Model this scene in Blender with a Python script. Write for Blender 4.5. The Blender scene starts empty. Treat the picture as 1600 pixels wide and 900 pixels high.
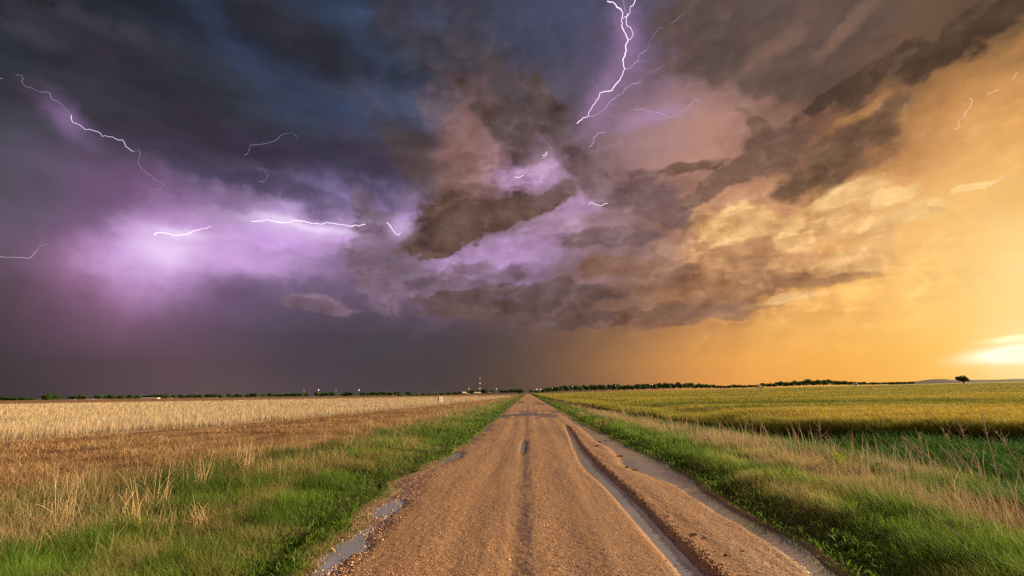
# Gravel country road between a stubble field and a wheat field under an evening thunderstorm.
import bpy, math, random
import numpy as np
from mathutils import Matrix, Vector

sc = bpy.context.scene
C = sc.collection
R = math.radians
rng = np.random.default_rng(7)
random.seed(7)

# ------------------------------------------------------------------ camera
EYE = 1.8
EXPOSURE = 1.0
DETAIL = 1.0   # share of the grass blades built
def GN(n): return int(n*DETAIL)
RELIEF = 1.15
BACK = (168, 143, 134)
YAW, PITCH, ROLL = R(-1.6234), R(11.5695), R(0.65)
f_ = Vector((math.sin(YAW)*math.cos(PITCH), math.cos(YAW)*math.cos(PITCH), math.sin(PITCH)))
r0 = Vector((math.cos(YAW), -math.sin(YAW), 0)); u0 = r0.cross(f_)
r_ = r0*math.cos(ROLL) - u0*math.sin(ROLL); u_ = u0*math.cos(ROLL) + r0*math.sin(ROLL)
cd = bpy.data.cameras.new('camera'); cd.lens = 18.0; cd.sensor_width = 36.0
cd.clip_start = 0.1; cd.clip_end = 30000
cam = bpy.data.objects.new('camera', cd); C.objects.link(cam)
cam.matrix_world = Matrix(((r_.x, u_.x, -f_.x, 0), (r_.y, u_.y, -f_.y, 0), (r_.z, u_.z, -f_.z, EYE), (0, 0, 0, 1)))
sc.camera = cam

# ------------------------------------------------------------------ exposure, sampling
vs = sc.view_settings
sc.display_settings.display_device = 'sRGB'
vs.view_transform = 'Standard'; vs.look = 'None'; vs.gamma = 1.0; vs.use_curve_mapping = False
vs.exposure = EXPOSURE
cy = sc.cycles
cy.use_adaptive_sampling = True; cy.adaptive_threshold = 0.010; cy.adaptive_min_samples = 24
cy.use_denoising = False
cy.max_bounces = 5; cy.diffuse_bounces = 2; cy.glossy_bounces = 2; cy.transmission_bounces = 3; cy.volume_bounces = 0
cy.transparent_max_bounces = 4; cy.caustics_reflective = False; cy.caustics_refractive = False
cy.sample_clamp_indirect = 4

# ------------------------------------------------------------------ sun: low, just outside the right of the frame
SUN_AZ, SUN_EL = R(62), R(13)
sl = bpy.data.lights.new('sun', 'SUN'); sl.energy = 5.0; sl.angle = R(2.0); sl.color = (1.0, 0.74, 0.44)
sun = bpy.data.objects.new('sun', sl); C.objects.link(sun)
sd = Vector((math.sin(SUN_AZ)*math.cos(SUN_EL), math.cos(SUN_AZ)*math.cos(SUN_EL), math.sin(SUN_EL)))
sun.rotation_euler = sd.to_track_quat('Z', 'Y').to_euler()
sun.location = sd*50


# ------------------------------------------------------------------ node helper
def lin(*h):
    """sRGB 0..255 to linear"""
    if len(h) == 1: h = h[0]

    def g(c):
        c = c/255
        return c/12.92 if c <= .04045 else ((c+.055)/1.055)**2.4
    return tuple(g(v) for v in h[:3])


class N:
    """Small helper that writes shader nodes as expressions."""
    def __init__(s, tree):
        s.t = tree; s.n = tree.nodes; s.l = tree.links
        s.n.clear()

    def new(s, ty, **kw):
        x = s.n.new(ty)
        for k, v in kw.items(): setattr(x, k, v)
        return x

    def put(s, sock, v):
        if isinstance(v, bpy.types.NodeSocket): s.l.new(v, sock)
        elif v is not None:
            if hasattr(sock.default_value, '__len__') and not hasattr(v, '__len__'): v = (v,)*len(sock.default_value)
            if hasattr(sock.default_value, '__len__') and len(sock.default_value) == 4 and len(v) == 3: v = (*v, 1)
            sock.default_value = v

    def m(s, op, a, b=None, c=None, clamp=False):
        x = s.new('ShaderNodeMath', operation=op, use_clamp=clamp)
        s.put(x.inputs[0], a)
        if b is not None: s.put(x.inputs[1], b)
        if c is not None: s.put(x.inputs[2], c)
        return x.outputs[0]

    def v(s, op, a, b=None):
        x = s.new('ShaderNodeVectorMath', operation=op)
        s.put(x.inputs[0], a)
        if b is not None:
            if op == 'SCALE': s.put(x.inputs['Scale'], b)
            else: s.put(x.inputs[1], b)
        return x.outputs['Value'] if op in ('LENGTH', 'DOT_PRODUCT', 'DISTANCE') else x.outputs['Vector']

    def mix(s, f, a, b, bt='MIX'):
        x = s.new('ShaderNodeMix', data_type='RGBA', blend_type=bt)
        s.put(x.inputs[0], f); s.put(x.inputs[6], a); s.put(x.inputs[7], b)
        return x.outputs[2]

    def mr(s, v, a, b, c=0., d=1., smooth=False):
        x = s.new('ShaderNodeMapRange', interpolation_type='SMOOTHSTEP' if smooth else 'LINEAR')
        for i, q in enumerate((v, a, b, c, d)): s.put(x.inputs[i], q)
        return x.outputs[0]

    def noise(s, vec, scale, detail=4, rough=.55, dist=0., col=False, lac=2.0, dim='3D'):
        x = s.new('ShaderNodeTexNoise', noise_dimensions=dim)
        s.put(x.inputs['Vector'], vec); s.put(x.inputs['Scale'], scale); s.put(x.inputs['Detail'], detail)
        s.put(x.inputs['Roughness'], rough); s.put(x.inputs['Distortion'], dist); s.put(x.inputs['Lacunarity'], lac)
        return x.outputs['Color' if col else 'Fac']

    def c2v(s, c):
        q = s.new('ShaderNodeSeparateColor'); s.put(q.inputs[0], c)
        return s.xyz(q.outputs[0], q.outputs[1], q.outputs[2])

    def cscale(s, c, f):
        q = s.new('ShaderNodeSeparateColor'); s.put(q.inputs[0], c)
        w = s.new('ShaderNodeCombineColor')
        for i, e in enumerate((.85, 1.0, 1.1)):      # shaded cloud turns warmer, lit cloud paler
            s.put(w.inputs[i], s.m('MULTIPLY', q.outputs[i], s.m('POWER', f, e)))
        return w.outputs[0]

    def xyz(s, x=0., y=0., z=0.):
        q = s.new('ShaderNodeCombineXYZ')
        for i, a in enumerate((x, y, z)): s.put(q.inputs[i], a)
        return q.outputs[0]

    def sep(s, v):
        q = s.new('ShaderNodeSeparateXYZ'); s.put(q.inputs[0], v); return q.outputs

    def mapping(s, vec, loc=(0, 0, 0), rot=(0, 0, 0), scale=(1, 1, 1), ty='POINT'):
        q = s.new('ShaderNodeMapping', vector_type=ty)
        s.put(q.inputs['Vector'], vec); s.put(q.inputs['Location'], loc); s.put(q.inputs['Rotation'], rot); s.put(q.inputs['Scale'], scale)
        return q.outputs[0]

    def ramp(s, f, stops, interp='LINEAR'):
        q = s.new('ShaderNodeValToRGB'); r = q.color_ramp; r.interpolation = interp
        while len(r.elements) < len(stops): r.elements.new(0.5)
        for e, (p, c) in zip(r.elements, stops):
            e.position = p; e.color = c if len(c) == 4 else (*c, 1)
        s.put(q.inputs[0], f)
        return q


# sky tables: colour (and cloud relief) every 3 degrees of elevation from azimuth -58 to 58
SKY_ROWS = [
    (63,54,58,2,  63,54,58,2,  63,54,58,2,  63,54,58,2,  74,62,65,2,  86,70,73,2,  93,75,78,2,  96,77,79,2,  93,76,78,2,  86,72,77,2,  80,69,75,2,  78,67,71,2,  78,66,68,2,  79,66,65,2,  84,69,63,2,  90,73,63,2,  108,81,65,2,  128,90,68,2,  155,107,71,2,  182,124,74,2,  210,141,76,2,  228,155,79,2,  240,166,80,2,  244,170,81,2,  248,176,82,2,  252,184,88,2,  254,197,102,2,  254,216,122,2,  254,216,122,2,  254,216,122,2,  254,216,122,2,  254,216,123,2),
    (71,59,67,2,  70,59,66,2,  70,58,65,2,  69,58,65,2,  79,63,72,2,  88,69,79,2,  93,72,81,2,  91,72,80,2,  85,69,77,2,  78,66,75,2,  74,65,73,2,  73,65,71,2,  74,65,69,2,  75,64,67,2,  82,68,65,2,  90,72,64,2,  111,83,67,2,  133,95,70,2,  160,113,74,4,  187,130,77,5,  210,146,79,7,  228,159,82,8,  239,170,84,8,  244,175,85,7,  247,181,88,6,  251,189,93,4,  255,202,105,2,  255,225,142,2,  255,225,142,2,  255,223,140,2,  255,221,138,2,  255,219,135,2),
    (84,66,77,2,  83,65,76,2,  82,64,75,2,  81,64,75,2,  101,74,93,2,  119,86,110,2,  107,80,102,2,  95,74,94,2,  85,70,87,2,  78,66,81,4,  74,64,77,6,  74,65,75,7,  75,66,75,9,  78,66,74,11,  84,69,72,13,  91,72,71,15,  107,81,71,16,  123,91,71,16,  147,106,75,16,  171,121,78,17,  193,136,83,22,  214,152,87,25,  233,170,93,27,  242,179,96,25,  247,185,100,20,  250,193,106,14,  254,205,118,7,  255,216,134,2,  255,219,139,2,  255,220,142,3,  255,222,147,3,  255,220,145,4),
    (98,79,96,2,  95,76,90,2,  91,72,86,2,  95,73,88,2,  133,94,125,2,  158,112,150,2,  137,101,137,2,  118,91,123,5,  103,84,111,9,  97,79,102,14,  94,76,97,20,  93,76,95,27,  96,78,96,35,  100,81,98,41,  99,80,93,47,  98,78,87,52,  106,83,84,54,  116,88,82,54,  135,99,83,52,  153,110,84,47,  172,123,86,48,  190,136,88,56,  209,150,92,59,  229,168,98,56,  248,188,106,45,  250,193,111,31,  254,207,125,16,  255,216,140,6,  255,217,143,4,  255,215,141,4,  254,212,136,4,  252,207,131,4),
    (92,85,99,2,  97,89,102,2,  98,85,100,2,  107,86,107,2,  147,106,142,2,  183,136,182,2,  185,143,188,2,  161,127,170,2,  137,109,149,4,  128,104,139,9,  124,100,131,26,  125,100,126,47,  132,105,134,56,  142,112,145,45,  132,105,134,40,  121,96,120,44,  126,99,114,44,  132,102,108,42,  141,107,103,45,  151,112,98,61,  169,124,96,76,  188,136,95,87,  198,142,97,90,  217,158,102,83,  237,176,108,66,  247,189,113,43,  250,199,120,22,  252,206,129,8,  252,207,131,4,  249,201,125,3,  244,193,117,6,  238,186,110,10),
    (73,73,82,5,  82,76,90,4,  88,80,95,2,  101,86,107,2,  121,92,126,2,  149,112,155,2,  190,150,199,2,  192,153,204,2,  178,142,192,2,  165,135,181,10,  150,122,159,32,  137,108,134,58,  140,112,141,69,  149,121,158,56,  161,132,176,32,  174,143,195,31,  159,128,164,31,  141,111,128,38,  145,112,119,54,  148,113,108,72,  179,133,107,87,  204,150,106,97,  206,150,105,97,  217,159,108,85,  233,172,110,64,  237,177,110,39,  241,185,112,18,  243,191,116,7,  241,189,113,7,  237,184,109,11,  233,177,104,15,  230,170,100,18),
    (54,58,64,4,  62,66,72,3,  70,72,79,4,  89,77,95,6,  110,83,115,9,  118,87,123,9,  146,113,157,7,  161,129,174,5,  178,146,194,3,  194,161,211,8,  190,158,206,24,  168,137,180,45,  138,111,132,55,  111,88,87,46,  115,91,92,47,  121,96,100,56,  145,115,125,57,  174,138,156,48,  162,127,135,48,  142,111,107,62,  176,132,106,73,  201,148,106,77,  201,147,107,73,  208,151,107,59,  216,157,103,41,  220,159,100,22,  226,167,101,16,  232,175,104,18,  233,176,103,15,  230,171,100,18,  225,164,96,19,  207,149,88,15),
    (51,55,62,8,  52,51,58,6,  54,58,63,4,  69,67,79,4,  82,68,87,10,  82,66,87,16,  90,74,101,19,  94,77,104,17,  100,83,112,14,  115,100,137,11,  128,111,153,11,  134,115,159,21,  125,103,122,28,  112,86,78,48,  119,92,91,67,  128,100,110,80,  143,112,125,80,  157,123,138,68,  145,113,120,48,  130,101,100,38,  147,110,100,42,  170,124,104,42,  173,125,101,37,  159,115,88,31,  138,97,70,36,  169,118,77,35,  192,137,85,27,  218,158,94,28,  226,165,97,19,  216,156,92,17,  191,136,81,12,  123,90,59,6),
    (38,44,50,8,  48,56,63,9,  51,54,61,8,  56,56,66,7,  66,63,77,6,  67,61,77,6,  61,57,73,11,  62,57,74,15,  63,58,75,17,  66,62,81,15,  75,68,90,13,  82,73,96,15,  101,82,94,31,  116,87,84,52,  133,101,112,74,  150,116,143,87,  142,110,131,87,  129,101,112,73,  136,105,109,50,  154,116,113,27,  171,128,118,15,  183,136,120,20,  156,115,99,29,  138,100,83,41,  131,92,71,47,  137,96,68,41,  174,122,77,27,  202,143,85,27,  198,142,84,14,  158,114,70,9,  106,79,55,4,  80,63,49,2),
    (33,35,40,6,  35,40,45,7,  42,48,55,9,  45,44,52,10,  53,53,63,10,  55,55,66,9,  52,52,63,7,  54,54,66,6,  56,57,71,9,  57,60,77,13,  59,61,78,16,  60,60,78,19,  79,69,82,25,  99,81,87,43,  114,90,104,62,  127,99,122,73,  119,94,109,72,  110,88,95,57,  130,102,107,34,  156,121,126,14,  171,130,127,8,  182,136,122,9,  160,119,105,23,  136,100,85,38,  110,80,67,41,  121,86,64,30,  117,84,59,16,  136,98,63,16,  119,87,58,6,  90,69,51,2,  80,63,49,2,  80,63,49,2),
    (33,35,40,6,  33,35,40,6,  33,36,40,6,  34,33,39,9,  40,41,48,11,  46,49,58,11,  48,50,61,11,  50,54,66,9,  51,56,70,13,  55,61,80,19,  55,60,77,24,  56,59,75,28,  65,66,83,30,  74,72,89,31,  79,71,82,38,  82,69,75,45,  90,75,82,44,  99,82,91,34,  121,97,109,20,  147,115,129,10,  157,121,128,11,  159,121,119,17,  134,102,97,25,  110,85,79,28,  105,79,71,22,  105,78,67,14,  112,83,67,7,  100,76,59,5,  88,69,53,2,  80,63,49,2,  80,63,49,2,  80,63,49,2),
    (33,35,40,6,  33,35,40,6,  32,35,39,6,  31,31,36,7,  33,35,42,8,  39,43,55,10,  43,48,61,11,  46,49,63,11,  46,50,64,15,  46,46,58,22,  50,53,67,29,  53,57,72,35,  60,62,76,39,  66,68,83,39,  73,70,85,38,  79,73,84,34,  83,75,89,29,  86,78,94,23,  104,89,107,20,  125,101,120,26,  124,98,112,31,  109,87,93,33,  100,81,81,30,  97,79,75,22,  106,83,76,13,  112,86,75,5,  108,84,70,1,  111,85,67,3,  93,72,56,2,  80,63,49,2,  80,63,49,2,  80,63,49,2),
    (33,35,40,6,  33,35,40,6,  32,34,38,6,  31,32,36,7,  33,35,42,8,  37,42,55,8,  40,44,58,8,  40,41,51,9,  40,43,55,13,  40,43,55,21,  45,48,61,28,  50,53,68,35,  58,58,69,39,  66,63,70,41,  67,66,79,40,  69,69,89,36,  72,72,93,31,  75,75,97,24,  88,81,103,27,  104,87,111,35,  103,84,101,39,  94,76,82,38,  95,78,77,31,  95,78,75,20,  103,82,75,11,  111,86,74,5,  109,84,70,1,  110,85,67,2,  98,76,58,2,  80,63,49,2,  80,63,49,2,  80,63,49,2),
    (33,35,40,6,  33,35,40,6,  32,33,38,6,  31,32,37,7,  33,36,43,8,  38,43,57,8,  40,44,57,7,  40,40,49,7,  40,47,62,10,  40,53,73,15,  45,49,64,21,  50,49,61,27,  56,56,68,31,  63,62,74,34,  65,65,81,33,  66,69,88,30,  69,71,93,26,  72,74,99,20,  79,77,101,25,  87,78,100,30,  89,78,93,32,  95,81,87,30,  97,81,82,26,  95,78,76,19,  102,81,75,12,  112,86,75,6,  109,85,71,2,  110,85,68,2,  103,79,61,3,  80,63,49,2,  80,63,49,2,  80,63,49,2),
    (33,35,40,6,  33,35,40,6,  32,33,37,7,  32,33,38,7,  34,37,45,8,  38,44,58,8,  40,43,56,7,  40,40,49,7,  40,47,63,11,  41,53,72,15,  46,50,65,20,  51,48,60,23,  56,55,68,26,  61,61,76,26,  63,66,84,26,  66,70,92,23,  69,73,97,20,  71,75,101,16,  75,76,100,21,  81,75,97,27,  87,77,92,30,  94,80,88,30,  97,81,83,27,  95,78,77,20,  100,80,75,13,  111,86,75,6,  110,85,72,2,  109,85,68,2,  108,83,64,3,  80,63,49,2,  80,63,49,2,  80,63,49,2),
]
BOLTS = [
  ('forked', [
    ('B', 1.50, [(10.91, 40.07), (11.69, 39.82), (12.00, 39.42), (12.50, 39.16), (12.68, 38.74), (12.54, 38.39), (12.51, 37.55), (12.85, 37.01), (13.11, 36.43), (12.75, 35.86), (12.64, 35.03), (12.32, 34.64), (12.52, 33.80), (11.85, 32.84), (11.34, 32.49), (10.82, 31.94), (9.98, 31.96), (9.40, 31.89), (9.12, 31.29), (8.35, 30.54), (7.74, 29.63), (7.23, 29.60), (6.50, 29.08)]),
    ('B', 0.80, [(14.31, 39.76), (14.14, 39.49), (13.67, 39.24), (13.44, 38.64), (12.93, 38.47), (12.65, 38.34)]),
    ('B', 0.80, [(13.27, 38.71), (13.08, 38.37), (13.03, 37.81), (13.60, 37.24), (13.78, 36.80), (13.42, 36.44), (13.11, 36.38)]),
    ('M', 0.50, [(12.73, 39.99), (12.96, 39.26), (13.22, 38.67)]),
    ('M', 0.80, [(12.54, 33.80), (13.09, 33.80), (13.67, 34.21), (14.16, 34.39), (14.39, 34.96), (15.17, 35.15)]),
    ('F', 0.50, [(15.17, 35.15), (15.67, 35.94), (16.15, 36.44), (16.85, 36.87), (17.38, 36.81)]),
    ('F', 0.70, [(18.26, 37.06), (18.91, 37.21), (19.48, 37.55), (19.90, 37.54)]),
    ('F', 0.40, [(14.16, 34.34), (14.97, 34.19), (15.93, 34.13)]),
    ('M', 0.80, [(7.81, 29.66), (8.74, 29.73), (9.53, 30.07), (10.11, 30.47), (10.58, 30.96), (11.03, 31.10), (11.37, 31.36), (12.15, 31.54), (12.51, 32.00), (13.30, 32.31), (14.27, 32.39)]),
    ('F', 0.60, [(14.27, 32.39), (14.52, 32.79), (14.99, 33.19), (15.84, 33.12), (16.60, 33.34), (17.22, 33.58)]),
    ('F', 0.40, [(14.27, 32.39), (15.21, 32.04), (16.03, 31.69), (16.91, 31.08), (17.62, 30.86)]),
    ('F', 0.40, [(8.56, 33.40), (8.66, 32.86), (9.13, 32.54), (9.27, 32.26)]),
    ('F', 0.40, [(10.11, 30.41), (10.77, 30.53), (11.60, 30.58)]),
    ('F', 0.35, [(13.96, 38.72), (14.61, 38.55), (15.19, 38.78)]),
    ('F', 0.35, [(13.82, 37.01), (14.51, 36.84)]),
    ('F', 0.35, [(11.74, 37.65), (12.46, 37.46)]),
  ]),
  ('winding', [
    ('M', 0.90, [(7.80, 26.56), (8.26, 26.91), (8.51, 27.55), (8.97, 27.92), (9.73, 27.91)]),
    ('F', 0.60, [(9.73, 27.91), (10.10, 28.53), (10.68, 29.22), (11.26, 29.67), (12.44, 29.61), (13.32, 29.80)]),
    ('M', 0.60, [(13.32, 29.80), (14.06, 29.74), (14.99, 29.43), (16.31, 29.03), (16.99, 28.51), (17.60, 28.47), (18.44, 28.73), (19.18, 29.05), (19.95, 29.63), (20.73, 29.49)]),
    ('F', 0.50, [(8.98, 29.93), (10.28, 29.72), (10.91, 29.34), (11.76, 29.14), (12.42, 29.30)]),
  ]),
  ('left', [
    ('F', 0.50, [(-48.78, 25.23), (-48.47, 25.32), (-48.33, 25.16), (-48.35, 24.82), (-48.08, 24.59), (-47.68, 24.62), (-47.12, 24.53)]),
    ('F', 0.70, [(-47.12, 24.53), (-46.51, 24.66), (-46.38, 24.28), (-45.94, 24.18), (-45.47, 23.90), (-44.89, 23.40)]),
    ('B', 0.50, [(-44.89, 23.40), (-44.74, 22.88), (-44.37, 22.86), (-43.80, 22.55), (-43.21, 22.64), (-42.75, 22.58), (-42.56, 22.36), (-41.88, 22.52), (-41.39, 22.38), (-41.08, 22.47), (-40.77, 21.99), (-40.17, 21.68)]),
    ('F', 0.50, [(-40.17, 21.68), (-39.79, 21.97), (-39.62, 21.64), (-39.68, 20.86)]),
    ('F', 0.60, [(-39.68, 20.86), (-39.27, 20.20), (-38.71, 19.95), (-37.98, 19.53), (-37.48, 19.64), (-37.37, 19.42), (-37.75, 18.99), (-38.15, 18.77)]),
    ('F', 0.60, [(-49.70, 24.61), (-49.47, 24.67)]),
  ]),
  ('horizontal', [
    ('B', 1.30, [(-29.64, 17.22), (-28.75, 17.34), (-28.23, 17.57), (-27.46, 17.44), (-26.14, 17.51), (-25.60, 17.85), (-24.81, 17.83), (-23.88, 17.70), (-22.84, 17.73), (-22.27, 17.98), (-21.55, 17.93), (-20.60, 17.90), (-19.87, 17.80), (-19.02, 17.87), (-18.30, 18.14)]),
    ('B', 1.00, [(-15.95, 18.50), (-15.43, 18.00), (-15.11, 17.58), (-14.59, 17.16), (-14.35, 17.49)]),
  ]),
  ('short_bright', [
    ('B', 1.20, [(-37.70, 14.69), (-37.05, 14.98), (-36.35, 14.91), (-35.15, 15.09), (-34.78, 15.43), (-34.18, 15.72), (-33.16, 16.16)]),
  ]),
  ('edge', [
    ('M', 0.50, [(-47.68, 11.06), (-46.55, 11.22), (-46.02, 11.21), (-45.81, 11.35), (-45.64, 11.79), (-45.41, 12.35), (-44.97, 12.58)]),
  ]),
  ('goldsky', [
    ('M', 0.65, [(41.66, 21.40), (41.95, 21.40), (42.09, 21.62), (42.03, 21.90), (42.49, 22.09), (42.68, 22.55), (43.05, 22.86), (43.22, 23.23), (43.08, 23.49)]),
  ]),
  ('goldsky2', [
    ('M', 0.80, [(44.17, 23.38), (44.51, 23.39), (44.92, 23.43)]),
    ('M', 0.50, [(45.84, 23.76), (46.01, 24.02), (46.21, 24.27)]),
  ]),
  ('undercloud', [
    ('M', 0.80, [(42.94, 16.32), (43.26, 16.23), (43.48, 16.40), (43.76, 16.49), (44.10, 16.80)]),
  ]),
  ('small_centre', [
    ('B', 1.00, [(7.48, 20.51), (7.79, 20.72), (8.34, 20.45), (8.82, 20.26), (9.64, 20.48)]),
    ('M', 0.50, [(6.54, 20.48), (6.74, 20.37), (6.94, 20.45)]),
  ]),
  ('cluster', [
    ('B', 0.80, [(2.20, 25.97), (2.46, 26.07), (2.76, 26.39), (2.67, 25.99), (2.27, 25.74)]),
    ('B', 1.00, [(-1.09, 23.83), (-0.58, 23.78), (-0.07, 24.00)]),
    ('M', 0.60, [(0.45, 24.10), (0.95, 24.02), (1.85, 24.33)]),
  ]),
  ('hook', [
    ('F', 0.70, [(-28.05, 12.04), (-27.55, 11.81), (-27.02, 11.94), (-26.62, 12.35), (-26.12, 12.86)]),
  ]),
  ('faint_arc', [
    ('F', 0.60, [(-30.92, 23.45), (-30.54, 23.96), (-30.49, 24.51), (-29.63, 24.68), (-28.57, 25.14), (-27.93, 25.54), (-27.52, 26.05), (-26.64, 26.43), (-25.92, 26.18)]),
    ('F', 0.50, [(-29.64, 22.48), (-28.87, 22.39), (-28.50, 21.90), (-28.67, 21.42), (-29.31, 21.20), (-28.75, 21.07)]),
  ]),
]
CLOUDS = [
  ('soft', 0.90, 0.50, 0.80, (52, 61, 85), (52, 62, 88), [(-32.76,33.62,8.98,1.27,-32),(-24.66,30.83,6.75,1.29,-27)]),
  ('soft', 0.70, 0.70, 0.85, (43, 42, 51), (46, 45, 55), [(-28.51,35.77,7.18,1.92,-20),(-19.86,32.79,7.95,1.54,-38)]),
  ('soft', 0.90, 0.60, 0.50, (54, 66, 90), (56, 70, 94), [(-20.57,37.59,1.91,3.01,20),(-16.60,34.10,4.50,1.30,-35)]),
  ('soft', 0.60, 0.90, 0.85, (56, 52, 63), (64, 58, 70), [(-14.14,38.70,5.87,1.77,-35),(-45.09,30.06,6.05,1.70,0),(-47.12,23.67,2.74,1.07,0)]),
  ('soft', 0.80, 0.80, 0.70, (70, 74, 98), (72, 78, 104), [(-8.15,38.29,4.84,1.70,-20),(-16.06,30.82,5.94,1.85,-10)]),
  ('soft', 0.70, 0.80, 0.80, (61, 52, 72), (69, 60, 80), [(-29.59,21.04,10.17,1.23,-6),(-28.63,24.01,8.01,1.58,-12),(-20.61,22.28,6.16,1.18,-14),(-35.56,22.91,3.75,1.15,-30),(-17.95,24.86,6.41,1.69,-25)]),
  ('soft', 0.80, 1.00, 0.60, (84, 68, 63), (92, 74, 68), [(-4.52,34.59,5.59,2.42,-40),(-12.49,25.31,5.58,1.99,-35)]),
  ('soft', 0.80, 0.80, 0.75, (138, 100, 92), (148, 106, 98), [(-6.07,26.59,5.77,3.66,-60)]),
  ('soft', 0.90, 0.30, 0.85, (205, 156, 223), (220, 178, 234), [(-37.01,12.52,3.96,3.22,0),(-27.28,15.42,5.47,1.29,0),(-20.94,16.30,4.00,1.01,-5),(-31.75,12.87,6.67,1.55,0)]),
  ('soft', 0.80, 0.30, 0.50, (140, 112, 166), (152, 128, 180), [(-18.78,20.46,4.16,1.07,-25),(-13.41,19.28,2.60,1.51,0)]),
  ('soft', 0.80, 0.90, 0.60, (180, 138, 184), (192, 150, 192), [(1.59,23.84,3.81,2.04,20),(6.34,19.84,3.69,1.25,10),(-5.65,14.80,6.63,1.57,22),(-1.58,15.50,5.19,1.85,20)]),
  ('med', 0.22, 0.80, 0.70, (124, 102, 118), (142, 114, 132), [(-15.97,12.07,3.10,2.78,-60),(-22.47,9.18,3.50,0.87,-8)]),
  ('med', 0.35, 1.00, 0.75, (112, 90, 100), (122, 98, 106), [(-8.91,12.27,5.05,1.28,8),(-3.08,13.01,3.67,1.00,8),(-6.01,14.08,2.57,0.71,0)]),
  ('med', 0.30, 1.20, 0.80, (102, 84, 96), (122, 100, 116), [(-18.40,19.82,2.50,1.14,-55),(-16.77,17.91,3.22,2.05,-58),(-15.26,15.23,3.09,2.63,-50),(-13.57,13.21,3.53,1.82,0),(-17.81,14.75,2.74,1.78,-30)]),
  ('hard', 0.17, 1.00, 0.96, (78, 60, 51), (110, 82, 72), [(-8.12,19.00,4.60,2.80,10),(-3.78,19.55,6.77,1.82,17),(-11.53,16.86,3.19,1.40,22),(2.27,20.85,4.14,1.04,22),(-9.69,15.66,2.77,0.78,20)]),
  ('med', 0.24, 0.80, 0.85, (84, 68, 65), (100, 80, 78), [(-0.47,28.58,2.65,2.61,-50),(-4.13,30.35,4.71,1.15,-38),(2.59,31.70,3.54,1.57,-40),(4.73,26.41,5.34,1.59,-50),(0.49,26.24,2.31,1.47,0)]),
  ('med', 0.22, 0.80, 0.80, (110, 84, 86), (126, 98, 98), [(8.69,22.44,4.42,1.76,-40),(13.70,21.32,2.68,2.54,0),(15.96,18.71,3.41,1.48,-20),(9.47,16.51,5.73,1.11,0),(3.80,21.70,3.01,1.10,20)]),
  ('soft', 0.50, 0.90, 0.85, (87, 70, 63), (102, 82, 74), [(25.56,33.30,7.64,3.40,-5),(33.35,31.91,6.50,3.09,10),(30.03,29.28,5.17,1.55,-8),(21.21,36.82,5.54,2.15,0)]),
  ('soft', 0.70, 0.90, 0.50, (138, 106, 92), (150, 111, 92), [(28.99,32.68,2.98,1.07,20),(35.64,32.21,3.60,0.70,25)]),
  ('med', 0.22, 0.90, 0.80, (106, 78, 66), (122, 94, 78), [(27.75,23.30,2.92,2.15,20),(22.20,21.19,5.09,1.02,24),(19.41,23.11,3.33,0.64,0),(24.86,22.20,3.37,1.24,20),(26.51,25.71,2.42,0.71,-40)]),
  ('med', 0.35, 0.90, 0.90, (99, 74, 58), (116, 86, 64), [(37.11,23.51,2.84,1.82,35),(33.53,21.93,3.85,2.15,42),(29.69,20.00,3.05,1.02,25)]),
  ('med', 0.28, 0.90, 0.92, (69, 52, 42), (84, 63, 50), [(42.34,27.96,4.58,1.14,24),(45.87,28.59,3.34,1.16,28),(39.33,28.10,2.00,1.29,15),(35.90,27.24,3.23,1.05,30),(32.56,26.67,3.22,0.83,22)]),
  ('soft', 0.70, 0.90, 0.60, (168, 120, 72), (192, 136, 80), [(41.26,24.30,5.06,0.70,26),(35.24,24.63,3.00,0.43,25),(45.34,25.77,2.97,0.65,26)]),
  ('med', 0.20, 0.80, 0.85, (95, 74, 72), (106, 82, 76), [(-1.65,9.28,9.43,1.43,2),(9.74,7.99,11.78,0.98,2),(-7.44,10.72,5.78,0.86,5),(3.47,11.11,7.24,1.14,-4)]),
  ('med', 0.20, 1.00, 0.80, (134, 96, 78), (148, 108, 86), [(17.83,8.27,8.98,1.35,4),(12.81,13.14,7.58,1.25,-3),(22.39,10.00,5.46,0.91,8),(16.74,11.13,5.91,1.09,0)]),
  ('med', 0.22, 0.80, 0.75, (176, 128, 88), (192, 142, 98), [(24.94,11.38,6.44,1.92,4),(29.42,10.73,4.82,0.74,4),(22.79,14.24,5.52,1.95,0),(25.83,8.72,2.85,0.63,6)]),
  ('med', 0.20, 0.80, 0.80, (228, 176, 116), (240, 192, 128), [(28.27,15.28,2.12,2.22,0),(23.04,16.83,3.70,1.93,0),(33.24,11.86,3.46,1.18,8),(26.71,8.89,2.81,0.50,3),(32.20,15.95,2.32,2.01,0),(35.00,13.93,1.63,1.95,0)]),
  ('med', 0.26, 0.90, 0.70, (242, 196, 132), (246, 204, 138), [(42.10,16.20,1.42,0.36,0),(38.49,15.23,2.19,0.98,8),(36.38,16.85,2.10,1.01,0),(33.53,18.08,3.03,0.92,10)]),
  ('med', 0.35, 1.10, 0.70, (156, 112, 80), (172, 124, 88), [(25.47,10.81,4.05,0.76,-14),(30.42,10.12,3.66,0.42,4),(18.64,10.31,5.12,0.54,0),(23.24,12.55,1.81,0.91,-20)]),
]
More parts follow.
